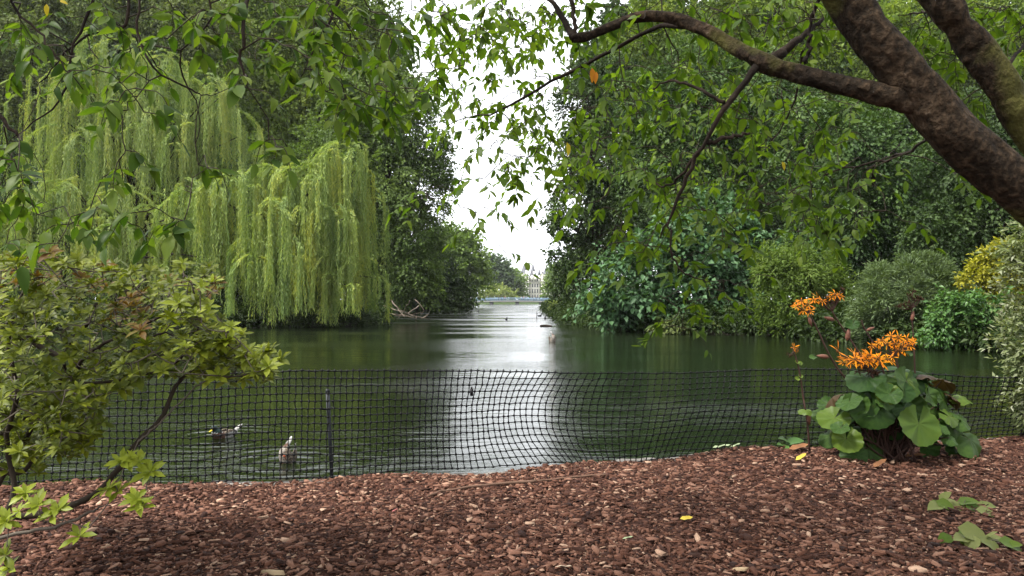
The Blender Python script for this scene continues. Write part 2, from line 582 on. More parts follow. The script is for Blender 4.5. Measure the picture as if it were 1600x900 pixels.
def foliage(lobes, leaf_len, leaf_w, cover, droop=0.35, back=0.3, rb=None, up=0.6, fold=0.25, spread=0.4, spiky=0.0, shoots=None):
    """lobes: rows (x,y,z,rx,ry,rz). Domed boughs cover every lobe and carry the leaves; returns one leaf mesh."""
    lobes = np.asarray(lobes, dtype=float)
    out_p, out_d, out_n = [], [], []
    for (x, y, z, rx, ry, rz) in lobes:
        S = 4 * math.pi * ((rx * rz + rx * ry + ry * rz) / 3)
        rm = (rx * ry * rz) ** (1 / 3)
        r_b = rb if rb else 0.34 * rm
        nb = int(S / (math.pi * r_b ** 2) * 1.25) + 6
        d = rand_dirs(int(nb * 1.8))
        cy_ = -d[:, 1] * y / math.hypot(x, y) - d[:, 0] * x / math.hypot(x, y)
        p = np.where(cy_ > -0.25, 1.0, back) * np.where(d[:, 2] < -0.35, 0.8, 1.0)
        d = d[rng.random(len(d)) < p][:nb]
        nb = len(d)
        nl = max(5, int(cover * S / (0.5 * leaf_len * leaf_w) / nb))
        rr = rng.uniform(0.62, 0.98, nb) + (rng.random(nb) < 0.14) * rng.uniform(0, 0.25, nb)
        c = np.array([x, y, z]) + d * np.array([rx, ry, rz]) * rr[:, None]
        bn = unit(0.65 * d + np.array([0, 0, up + 0.15]) + rng.normal(0, 0.22, d.shape))
        o = unit(np.cross(bn, rng.normal(0, 1, d.shape)))
        o2 = np.cross(bn, o)
        R_ = r_b * rng.uniform(0.6, 1.35, nb)
        asp = rng.uniform(0.6, 1.0, nb)
        th = rng.uniform(0, 2 * math.pi, (nb, nl))
        ra = np.sqrt(rng.random((nb, nl))) * (1 + 0.22 * np.sin(3 * th + rng.uniform(0, 6, (nb, 1))) + 0.14 * np.sin(5 * th + rng.uniform(0, 6, (nb, 1))))
        dirs = np.cos(th)[..., None] * o[:, None] + (np.sin(th) * asp[:, None])[..., None] * o2[:, None]
        lp = (c[:, None] + dirs * (ra * R_[:, None])[..., None] + bn[:, None] * ((0.55 * (1 - ra ** 2) + rng.normal(0, 0.11, (nb, nl))) * R_[:, None])[..., None]
              - np.array([0, 0, 1]) * (droop * R_[:, None] * ra ** 2)[..., None])
        ld = unit(dirs + d[:, None] * 0.4 + np.array([0, 0, -droop + spiky]) + rng.normal(0, 0.35, dirs.shape))
        ln = unit(bn[:, None] + dirs * (0.7 * ra)[..., None] + rng.normal(0, spread, dirs.shape))
        out_p.append(lp.reshape(-1, 3)); out_d.append(ld.reshape(-1, 3)); out_n.append(ln.reshape(-1, 3))
        # loose shoots standing out of the crown
        ns, sl = shoots or (int(S * 0.35) + 5, 0.42 * r_b + 3 * leaf_len)
        d = rand_dirs(ns * 2)
        d = d[(d[:, 2] > -0.3) & ((-d[:, 1] > -0.5))][:ns]
        st = np.array([x, y, z]) + d * np.array([rx, ry, rz]) * rng.uniform(0.8, 1.0, (len(d), 1))
        sd_ = unit(0.8 * d + np.array([0, 0, 0.55]) + rng.normal(0, 0.3, d.shape))
        m_ = max(6, int(sl / (0.28 * leaf_len)))
        u = np.linspace(0, 1, m_)[None, :, None]
        ln_ = sl * rng.uniform(0.5, 1.3, (len(d), 1, 1))
        pts = st[:, None] + sd_[:, None] * (u * ln_) - np.array([0, 0, 1]) * (0.35 * ln_ * u ** 2)
        jd = rng.normal(0, 1, pts.shape)
        out_p.append((pts + jd * 0.12 * leaf_len).reshape(-1, 3))
        out_d.append(unit(sd_[:, None] * 0.8 + jd * 0.6 + np.array([0, 0, -droop])).reshape(-1, 3))
        out_n.append((np.array([0, 0, 1.0]) + rng.normal(0, 0.5, pts.shape)).reshape(-1, 3))
    p, d, nn = np.concatenate(out_p), np.concatenate(out_d), np.concatenate(out_n)
    return leaves_at(p, d, nn, leaf_len, leaf_w, fold)


def leaves_at(p, d, nn, leaf_len, leaf_w, fold=0.25):
    ok = p[:, 2] > WATER + 0.03
    p, d, nn = p[ok], d[ok], nn[ok]
    m = len(p)
    M_ = frames(d, nn)
    s = rng.uniform(0.65, 1.25, m)
    v = np.array([(0, 0, 0), (0.5 * leaf_w, 0.45 * leaf_len, fold * leaf_w), (0, leaf_len, -0.1 * leaf_len), (-0.5 * leaf_w, 0.45 * leaf_len, fold * leaf_w)])
    W = np.einsum('nij,nvj->nvi', M_, v[None] * s[:, None, None]) + p[:, None]
    o = np.arange(m)[:, None] * 4
    f = np.concatenate([o + np.array([0, 1, 2]), o + np.array([0, 2, 3])])
    return W.reshape(-1, 3), [f]


def px_lobes(rows, Y, depth=0.8):
    """rows (px,py,rx_px,rz_px[,dY]) -> world lobes"""
    out = []
    for r in rows:
        y = Y + (r[4] if len(r) > 4 else 0)
        c = P(r[0], r[1], y)
        k = y / F
        out.append((*c, r[2] * k, depth * 0.5 * (r[2] + r[3]) * k, r[3] * k))
    return out


def ground_at(x, y):
    return 0.15


def trunk_limbs(root, base, lobes, r0, mat=None, bare=False):
    base = np.asarray(base, dtype=float)
    lob = np.asarray(lobes)
    top = lob[:, :3].mean(axis=0)
    top[2] = lob[:, 2].max()
    fork = base + (top - base) * 0.45
    mid = (base + fork) / 2 + rng.normal(0, 0.03, 3) * np.linalg.norm(fork - base)
    pts = smooth_path([base, mid, fork, base + (top - base) * 0.85], 14)
    tb = MB().tube(pts - base, np.linspace(r0, r0 * 0.3, 14) + np.r_[r0 * 0.35, r0 * 0.12, np.zeros(12)], 9)
    link('trunk', tb.mesh('trunk', mat or M_BARK, True), root)
    for (x, y, z, rx, ry, rz) in lob:
        s = pts[random.randint(4, 11)]
        e = np.array([x, y, z]) + np.array([rng.normal(0, 0.2) * rx, 0, 0.3 * rz])
        md = (s + e) / 2 + np.array([0, 0, -0.08 * np.linalg.norm(e - s)])
        lb = MB().tube(smooth_path([s, md, e], 8) - base, np.linspace(r0 * 0.38, r0 * 0.07, 8), 6)
        link('limb', lb.mesh('limb', mat or M_BARK, True), root)


def tree(name, label, cat, Y, rows, mat, leaf, cover, base_px=None, r0=0.3, group=None, trunk=True, depth=0.8, **kw):
    lob = px_lobes(rows, Y, depth)
    arr = np.asarray(lob)
    bx = (base_px - CX) * Y / F if base_px is not None else arr[:, 0].mean()
    base = np.array([bx, Y + 0.5, 0.0])
    t = thing(name, label, cat, base, group)
    V, f = foliage(lob, leaf[0], leaf[1], cover, **kw)
    link('crown' if trunk else 'foliage', mesh_of('crown', V - base, f, mat), t)
    if trunk:
        trunk_limbs(t, base, lob, r0)
    else:
        sb = MB()
        for (x, y, z, rx, ry, rz) in lob:
            s = base + np.array([rng.normal(0, 0.3), rng.normal(0, 0.2), 0]) * min(1, rz / 1.5) + np.array([0, 0, -0.2])
            e = np.array([x, y, z + 0.3 * rz])
            sb.tube(smooth_path([s, (s + e) / 2 + np.array([0, 0, 0.15]), e], 7) - base, np.linspace(0.05, 0.012, 7) * min(1, rz / 1.4), 5)
        link('stem', sb.mesh('stem', M_BARK, True), t)
    return t


G_FAR = leaf_mat('far_leaf', [(0.14, 0.22, 0.06), (0.2, 0.3, 0.08), (0.27, 0.37, 0.11)], 0.3, 0.6, 0.08, spec=0.15)  # far greens lightened in the colour itself to suggest haze and lit crowns
G_FARDARK = leaf_mat('far_dark_leaf', [(0.1, 0.15, 0.08), (0.14, 0.2, 0.11)], 0.25, 0.6, 0.08, spec=0.15)
G_FARPALE = leaf_mat('far_pale_leaf', [(0.25, 0.32, 0.09), (0.36, 0.42, 0.14)], 0.3, 0.6, 0.08, spec=0.15)
G_ALDER = leaf_mat('alder_leaf', [(0.055, 0.095, 0.025), (0.12, 0.185, 0.048), (0.21, 0.29, 0.078)], 0.3, 0.5, 0.25, 0.65, spec=0.2)
G_LIME = leaf_mat('lime_tree_leaf', [(0.08, 0.13, 0.024), (0.16, 0.235, 0.04), (0.27, 0.33, 0.062)], 0.32, 0.5, 0.2, 0.65, spec=0.2)
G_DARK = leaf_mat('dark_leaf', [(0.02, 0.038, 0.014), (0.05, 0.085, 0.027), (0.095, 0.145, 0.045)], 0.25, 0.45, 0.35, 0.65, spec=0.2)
G_MAPLE = leaf_mat('maple_leaf', [(0.028, 0.055, 0.02), (0.07, 0.125, 0.038), (0.13, 0.2, 0.058)], 0.25, 0.45, 0.3, 0.65, spec=0.2)
G_CHEST = leaf_mat('broad_blue_leaf', [(0.05, 0.11, 0.046), (0.08, 0.16, 0.066), (0.12, 0.22, 0.095)], 0.22, 0.42, 0.6, 0.35, spec=0.3)
G_FINE = leaf_mat('fine_green_leaf', [(0.08, 0.135, 0.026), (0.13, 0.2, 0.04), (0.19, 0.26, 0.06)], 0.3, 0.5, 0.7, 0.4, spec=0.2)
G_FEATHER = leaf_mat('feathery_leaf', [(0.09, 0.14, 0.06), (0.13, 0.185, 0.08), (0.17, 0.23, 0.105)], 0.25, 0.5, 0.8, 0.4, spec=0.2)
G_YELLOW = leaf_mat('golden_leaf', [(0.2, 0.2, 0.018), (0.31, 0.3, 0.028), (0.42, 0.39, 0.045)], 0.3, 0.5, 0.9, 0.3, spec=0.2)
G_GLOSSY = leaf_mat('glossy_leaf', [(0.045, 0.11, 0.028), (0.08, 0.17, 0.042), (0.13, 0.235, 0.06)], 0.25, 0.35, 0.9, 0.3, spec=0.4)
G_SILVER = leaf_mat('silver_leaf', [(0.12, 0.17, 0.06), (0.22, 0.26, 0.12), (0.4, 0.4, 0.32)], 0.25, 0.5, 1.2, 0.5, spec=0.2)
G_BROWNT = leaf_mat('bronze_leaf', [(0.07, 0.085, 0.03), (0.13, 0.165, 0.05), (0.21, 0.26, 0.075)], 0.25, 0.5, 0.4, 0.5, spec=0.15)

# --- far end of the lake
tree('far_tree', 'light green round tree rising just left of the far bridge', 'tree', 190, [(700, 400, 42, 40), (722, 420, 36, 46), (735, 445, 26, 36), (690, 440, 50, 45), (712, 380, 22, 22)], G_FAR, (0.8, 0.5), 1.2, r0=0.5)
tree('far_tree', 'greyish dark tree behind the left end of the bridge', 'tree', 390, [(775, 424, 15, 20), (770, 445, 18, 18), (786, 440, 14, 16), (765, 432, 10, 24)], G_FARDARK, (1.3, 0.9), 1.3, r0=0.5)
tree('far_tree', 'rounded tree standing beside the pale palace', 'tree', 420, [(800, 445, 15, 18), (805, 450, 8, 14), (796, 434, 8, 9), (804, 460, 10, 8)], G_FAR, (1.3, 0.9), 1.3, r0=0.5)
tree('far_willow', 'pale yellow green willow mound above the blue bridge railing', 'tree', 330, [(775, 459, 15, 9), (792, 461, 12, 7), (760, 460, 12, 8)], G_FARPALE, (0.9, 0.4), 1.4, r0=0.4, droop=1.0)
tree('far_tree', 'small tree in front of the right side of the palace', 'tree', 400, [(868, 452, 12, 16), (880, 440, 20, 26), (851, 465, 6, 3)], G_FAR, (1.3, 0.9), 1.3, r0=0.4)

# --- left side
tree('tall_tree', 'tall grey green broadleaf tree rising right of the willow against the sky gap', 'tree', 82,
     [(600, 190, 70, 75), (655, 210, 42, 70), (560, 150, 60, 55), (640, 145, 30, 30), (590, 290, 90, 80), (665, 300, 40, 60), (530, 240, 60, 80), (600, 115, 28, 30), (690, 260, 20, 40), (640, 380, 60, 70), (560, 380, 60, 80)],
     G_ALDER, (0.36, 0.2), 1.05, 600, 0.45)
tree('tall_tree', 'tall light leaved tree filling the sky above the willow', 'tree', 100,
     [(440, 120, 70, 70), (520, 70, 70, 70), (390, 60, 60, 70), (460, 20, 80, 60), (570, 30, 55, 45), (560, 120, 40, 50), (420, 200, 70, 60), (500, 180, 60, 60)],
     G_LIME, (0.45, 0.27), 1.1, 470, 0.5)
tree('tall_tree', 'dark tree with bare twigs behind the top left of the willow', 'tree', 92,
     [(40, 60, 70, 80), (150, 10, 80, 50), (20, 200, 50, 80), (260, 20, 70, 50), (330, 70, 60, 60), (-60, 130, 70, 90)],
     G_BROWNT, (0.42, 0.24), 1.25, 60, 0.5)
tree('tall_tree', 'green tree at the far left edge behind the weeping willow', 'tree', 80,
     [(20, 330, 70, 80), (-50, 260, 70, 90), (110, 380, 80, 60), (220, 300, 90, 90), (330, 330, 80, 90), (60, 440, 90, 50), (220, 420, 90, 60), (380, 420, 70, 60)],
     G_DARK, (0.42, 0.26), 0.8, 20, 0.5)
tree('shore_tree', 'dark spreading tree leaning over the water at the tip of the left bank', 'tree', 105,
     [(640, 400, 40, 50), (680, 430, 34, 40), (655, 370, 34, 34), (695, 462, 38, 22), (706, 452, 22, 18), (722, 474, 22, 14), (700, 480, 30, 10), (640, 460, 40, 30), (610, 440, 40, 50)],
     G_DARK, (0.42, 0.26), 1.2, 665, 0.4)
tree('shore_shrub', 'grey leaved shrub above the dead branches on the left shore', 'shrub', 80, [(650, 425, 36, 34), (625, 455, 26, 26), (668, 455, 24, 22)], G_ALDER, (0.32, 0.2), 1.1, 645, trunk=False)

# --- right side
tree('dark_tree', 'dark maple whose outline borders the right of the sky gap', 'tree', 72,
     [(905, 330, 45, 55), (890, 396, 30, 34), (935, 250, 60, 60), (910, 170, 40, 50), (960, 160, 50, 50), (896, 448, 32, 36), (926, 430, 50, 56), (990, 330, 60, 80), (910, 474, 36, 16), (872, 345, 22, 22), (960, 110, 30, 26)],
     G_DARK, (0.34, 0.21), 1.1, 930, 0.4)
tree('broad_tree', 'broad maple in the middle of the right wood', 'tree', 58,
     [(1080, 200, 90, 80), (1180, 170, 90, 80), (1130, 290, 100, 80), (1030, 270, 60, 70), (1240, 280, 90, 80), (1010, 160, 50, 50), (1100, 110, 60, 50)],
     G_MAPLE, (0.3, 0.19), 0.95, 1130, 0.4)
tree('broad_tree', 'shadowy maple with low layered boughs right of centre', 'tree', 47,
     [(1330, 320, 90, 70), (1400, 250, 100, 80), (1290, 220, 80, 70), (1430, 350, 80, 55), (1340, 390, 80, 40), (1500, 290, 90, 80), (1270, 390, 60, 40)],
     G_MAPLE, (0.26, 0.165), 0.95, 1370, 0.35)
tree('broad_tree', 'dark tree behind the yellow shrub at the right edge', 'tree', 40,
     [(1560, 330, 80, 60), (1480, 360, 70, 44), (1620, 230, 90, 90), (1530, 220, 80, 80), (1500, 400, 60, 34), (1600, 400, 60, 40), (1680, 350, 80, 80)],
     G_DARK, (0.22, 0.14), 0.95, 1560, 0.35)
tree('tall_tree', 'tall green tree topping the wood behind the arching bough', 'tree', 88,
     [(1080, 40, 90, 70), (1200, 50, 90, 80), (1330, 90, 100, 80), (1000, 80, 60, 50), (1450, 90, 100, 90), (1570, 60, 90, 90)],
     G_LIME, (0.44, 0.27), 1.05, 1250, 0.5)
tree('broad_shrub', 'wide blue green bush with hand sized leaves overhanging the right shore', 'shrub', 46,
     [(1060, 420, 70, 60), (1130, 400, 60, 56), (990, 440, 60, 56), (1000, 490, 70, 30), (1090, 480, 80, 36), (1170, 460, 50, 48), (1170, 500, 60, 22), (1060, 370, 50, 36), (950, 480, 44, 26), (1120, 350, 50, 34)],
     G_CHEST, (0.36, 0.25), 1.1, 1080, trunk=False, rb=0.75, up=0.9)
tree('fine_shrub', 'soft light green bush beside the orange flowers on the far shore', 'shrub', 40,
     [(1260, 430, 56, 44), (1230, 470, 40, 40), (1290, 460, 40, 40), (1250, 505, 50, 20), (1290, 500, 36, 20), (1210, 420, 26, 30)],
     G_FINE, (0.24, 0.06), 1.5, 1260, trunk=False, droop=0.45, rb=0.5, spiky=0.5, shoots=(60, 0.8))
tree('feathery_shrub', 'grey green feathery bush to the right of centre on the far shore', 'shrub', 33.5,
     [(1420, 460, 70, 48), (1380, 480, 44, 44), (1465, 470, 40, 44), (1410, 515, 64, 22), (1440, 430, 40, 26)],
     G_FEATHER, (0.22, 0.04), 1.7, 1420, trunk=False, up=0.9, rb=0.55, spiky=0.9, shoots=(70, 0.75))
tree('golden_shrub', 'golden yellow shrub below the leaning trunk', 'shrub', 31.5,
     [(1555, 420, 36, 26), (1530, 440, 24, 20), (1575, 450, 26, 26), (1560, 395, 22, 12)], G_YELLOW, (0.17, 0.09), 1.2, 1555, trunk=False, rb=0.3, shoots=(40, 0.4))
tree('glossy_shrub', 'fresh green glossy bush low on the right shore', 'shrub', 30,
     [(1500, 500, 52, 34), (1540, 490, 36, 30), (1470, 525, 36, 20), (1530, 525, 44, 20), (1500, 475, 36, 18)], G_GLOSSY, (0.2, 0.11), 1.2, 1510, trunk=False)
tree('bank_shrub', 'low bush with brownish leaves under the blue green bush at the waterline', 'shrub', 43.5,
     [(1050, 512, 26, 10), (1140, 515, 24, 9), (1215, 516, 16, 8)], G_BROWNT, (0.2, 0.12), 1.0, 1110, trunk=False)
tree('bank_shrub', 'pale low bush at the foot of the dark maple by the water', 'shrub', 88,
     [(885, 474, 16, 9), (870, 478, 10, 6)], G_FARPALE, (0.32, 0.14), 1.2, 880, trunk=False)
tree('silver_shrub', 'silvery pale shrub at the right edge beside the net', 'shrub', 8.9,
     [(1640, 450, 56, 100), (1616, 540, 38, 60), (1645, 600, 60, 70), (1622, 620, 28, 44), (1616, 400, 20, 40)], G_SILVER, (0.075, 0.026), 0.9, 1655, trunk=False, rb=0.2, spiky=0.6, shoots=(70, 0.3))

# --- woodland closing the view behind both shores
def wood(name, label_kind, rows, Y, mat, leaf, cover):
    lob = px_lobes(rows, Y)
    V, f = foliage(lob, leaf[0], leaf[1], cover, back=0.2)
    o = link(name, mesh_of(name, V, f, mat), kind='stuff')
    o['label'] = label_kind
    o['category'] = 'woodland'


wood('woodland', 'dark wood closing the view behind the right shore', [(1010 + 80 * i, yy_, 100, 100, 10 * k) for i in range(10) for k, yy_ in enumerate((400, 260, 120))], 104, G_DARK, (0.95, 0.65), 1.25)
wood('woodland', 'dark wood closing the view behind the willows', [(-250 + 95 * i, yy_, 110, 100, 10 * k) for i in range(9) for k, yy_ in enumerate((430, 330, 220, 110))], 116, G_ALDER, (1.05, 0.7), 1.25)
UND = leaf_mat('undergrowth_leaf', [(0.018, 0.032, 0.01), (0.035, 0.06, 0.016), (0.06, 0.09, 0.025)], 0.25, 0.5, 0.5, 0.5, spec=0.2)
for nm_, shore, sg, i_ in (('right', RIGHT_SHORE, 1, 0), ('left', LEFT_SHORE, -1, 0)):
    pth = smooth_path(np.array(shore, float), 400)
    pth = pth[(pth[:, 1] > 27) & (pth[:, 1] < 140) & (np.abs(pth[:, 0]) < 62)]
    for row in range(2):
        lob = []
        acc = 0
        for a_, b_ in zip(pth[:-1], pth[1:]):
            acc += np.hypot(*(b_ - a_))
            rr_ = rng.uniform(0.55, 1.1) * (1 + a_[1] / 120)
            if acc > rr_ * 1.2:
                acc = 0
                off = 0.25 + 1.3 * row
                lob.append((a_[0] + sg * off * 0.8, a_[1] + off * 0.7, 0.05 + 0.45 * row, rr_, rr_, rr_ * rng.uniform(0.5, 0.9)))
        V, f = foliage(lob, 0.26, 0.13, 0.9, back=0.3)
        if row == 0:
            Va, fa = V, f
        else:
            f = [np.concatenate([fa[0], f[0] + len(Va)])]
            V = np.concatenate([Va, V])
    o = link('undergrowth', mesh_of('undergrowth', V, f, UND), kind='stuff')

# ------------------------------------------------------------------ willows
G_WIL = leaf_mat('willow_leaf', [(0.13, 0.21, 0.065), (0.24, 0.34, 0.1), (0.38, 0.47, 0.125), (0.6, 0.6, 0.09)], 0.32, 0.5, 1.0, 0.6, spec=0.25, stretch=(0.9, 0.9, 0.1))
G_WILPALE = leaf_mat('pale_willow_leaf', [(0.13, 0.2, 0.07), (0.23, 0.32, 0.1), (0.35, 0.43, 0.13), (0.5, 0.5, 0.1)], 0.32, 0.5, 1.0, 0.6, spec=0.25, stretch=(0.8, 0.8, 0.08))


def willow(label, Y, fountains, base_px, mat, r0, leaf=(0.23, 0.05), step=0.105):
    """fountains: (px, py apex, dY, reach px, length px, strands)"""
    base = np.array([(base_px - CX) * Y / F, Y + 2.0, 0.0])
    t = thing('weeping_willow', label, 'willow', base)
    Ps, Ds, Ns = [], [], []
    bough = MB()
    parts_ = []
    for q_ in fountains:
        parts_.append(q_)
        for _ in range(2):
            parts_.append((q_[0] + rng.uniform(-0.75, 0.75) * q_[3], q_[1] + rng.uniform(0.1, 0.75) * q_[3], q_[2] + rng.uniform(-2.2, 0.5), q_[3] * rng.uniform(0.25, 0.5), q_[4] * rng.uniform(0.35, 0.85), int(q_[5] * 0.22)))
    for (px, py, dY, rp, lp, n) in parts_:
        y = Y + dY
        k = y / F
        ap = P(px, py, y)
        s = base + np.array([0, 0, 0.5 * (ap[2] - 0.3)])
        bough.tube(smooth_path([s, (s + ap) / 2 + np.array([0, 0, 0.12 * np.linalg.norm(ap - s)]), ap], 9) - base, np.linspace(0.13, 0.03, 9), 6)
        Rr, Ln = rp * k, lp * k
        n = int(n * 0.72)
        nl = max(7, n // 12)
        laz = rng.uniform(0, 2 * math.pi, nl)
        lr = np.sqrt(rng.uniform(0.05, 1, nl))
        ll = rng.uniform(0.45, 1.08, nl)
        la = rng.normal(0, 1, (nl, 3)) * np.array([0.3, 0.3, 0.22]) * Rr
        la[:, 2] = np.minimum(la[:, 2], 0.12 * Rr)
        lR = rng.uniform(0.7, 1.15, nl)
        lock = rng.integers(0, nl, n)
        az = laz[lock] + rng.normal(0, 0.07, n)
        rr = np.clip(lr[lock] + rng.normal(0, 0.05, n), 0.03, 1.15)
        for q in range(n):
            d = np.array([math.cos(az[q]), math.sin(az[q]) * 0.8, 0])
            r_ = rr[q] * Rr * lR[lock[q]]
            ap_ = ap + la[lock[q]]
            hang = Ln * ll[lock[q]] * rng.uniform(0.75, 1.05)
            zr = 0.10 * Rr * (1 - rr[q]) - 0.42 * Rr * rr[q] ** 2
            m1 = max(3, int(r_ * 0.8 / (step * 1.6)))
            m2 = max(4, int(hang / step))
            u = np.linspace(0.25, 1, m1)[:, None]
            arch = ap_ + d * r_ * u + np.array([0, 0, 1]) * (0.14 * r_ * np.sin(u * math.pi) + zr * u ** 1.8)
            e = arch[-1]
            w = np.linspace(0, 1, m2)[:, None]
            sway = rng.normal(0, 0.05, 3) * hang
            sway[2] = 0
            hangp = e + d * 0.10 * Rr * np.sqrt(w) + np.array([0, 0, -1]) * hang * w ** 1.05 + sway * w ** 2
            pp = np.concatenate([arch, hangp])
            dd = np.gradient(pp, axis=0)
            Ps.append(pp); Ds.append(dd); Ns.append(np.repeat(d[None] + np.array([[0, 0, 0.35]]), len(pp), 0))
    p, dd, nn = np.concatenate(Ps), unit(np.concatenate(Ds)), np.concatenate(Ns)
    p = p + rng.normal(0, 0.025, p.shape)
    dd = unit(dd + rng.normal(0, 0.26, dd.shape))
    nn = nn + rng.normal(0, 0.45, nn.shape)
    ok = p[:, 2] > WATER + 0.1 + 0.45 + 0.45 * np.sin(p[:, 0] * 1.7 + 0.8 * np.sin(p[:, 1] * 2.0)) + rng.random(len(p)) * 0.4
    V, f = leaves_at(p[ok], dd[ok], nn[ok], leaf[0], leaf[1], 0.2)
    link('crown', mesh_of('crown', V - base, f, mat), t)
    top = np.array([base[0], base[1], max(3, P(0, min(q[1] for q in fountains), Y)[2] * 0.6)])
    link('trunk', MB().tube(smooth_path([base - base, (top - base) * 0.5 + np.array([0.3, 0, 0]), top - base], 10), np.linspace(r0, r0 * 0.4, 10), 10).mesh('trunk', M_BARK, True), t)
    link('bough', bough.mesh('bough', M_BARK, True), t)
    return t


willow('bright yellow green weeping willow trailing its curtains into the lake', 56,
       [(532, 232, -1, 46, 215, 420), (480, 262, -2, 50, 190, 380), (430, 268, -1, 52, 190, 380), (370, 278, -2, 52, 190, 380), (320, 305, 0, 50, 150, 300),
        (560, 300, 0, 40, 170, 300), (545, 410, -3, 52, 90, 260), (470, 385, -4, 55, 115, 320), (400, 380, -4, 50, 120, 280), (510, 330, -3, 50, 150, 320), (570, 430, -1, 30, 70, 130), (440, 320, -4, 50, 150, 280), (290, 290, -1, 45, 150, 200)],
       430, G_WIL, 0.45)
willow('tall pale weeping willow behind the bright one at the upper left', 64,
       [(180, 70, 0, 60, 170, 320), (250, 95, 0, 62, 190, 320), (120, 110, 0, 60, 180, 300), (320, 130, 1, 60, 180, 300), (75, 150, 1, 50, 170, 220), (200, 160, -2, 66, 160, 300),
        (290, 190, -2, 62, 130, 260), (130, 215, -2, 60, 130, 240), (355, 180, 1, 45, 170, 200)],
       200, G_WILPALE, 0.5, (0.25, 0.055), 0.125)
willow('low blue green weeping willow behind the azalea at left', 58,
       [(110, 285, 0, 60, 150, 300), (60, 310, 0, 50, 130, 220), (190, 300, -1, 60, 150, 300), (240, 330, -2, 50, 130, 240), (150, 350, -3, 60, 120, 260), (30, 350, 0, 50, 120, 180), (290, 370, -3, 50, 115, 200)],
       150, G_WILPALE, 0.4)

# ------------------------------------------------------------------ palace, bridge and people far away
M_STONE = rough_mat('pale_stone', [(0.92, 0.88, 0.78), (1.15, 1.1, 0.98)], 0.25, 4, 0.9, 0)
M_SLATE = rough_mat('slate_roof', [(0.12, 0.125, 0.14), (0.18, 0.185, 0.2)], 0.3, 3, 0.8, 0)
M_GLASS = plain('dark_window_glass', (0.16, 0.17, 0.18), 0.2)


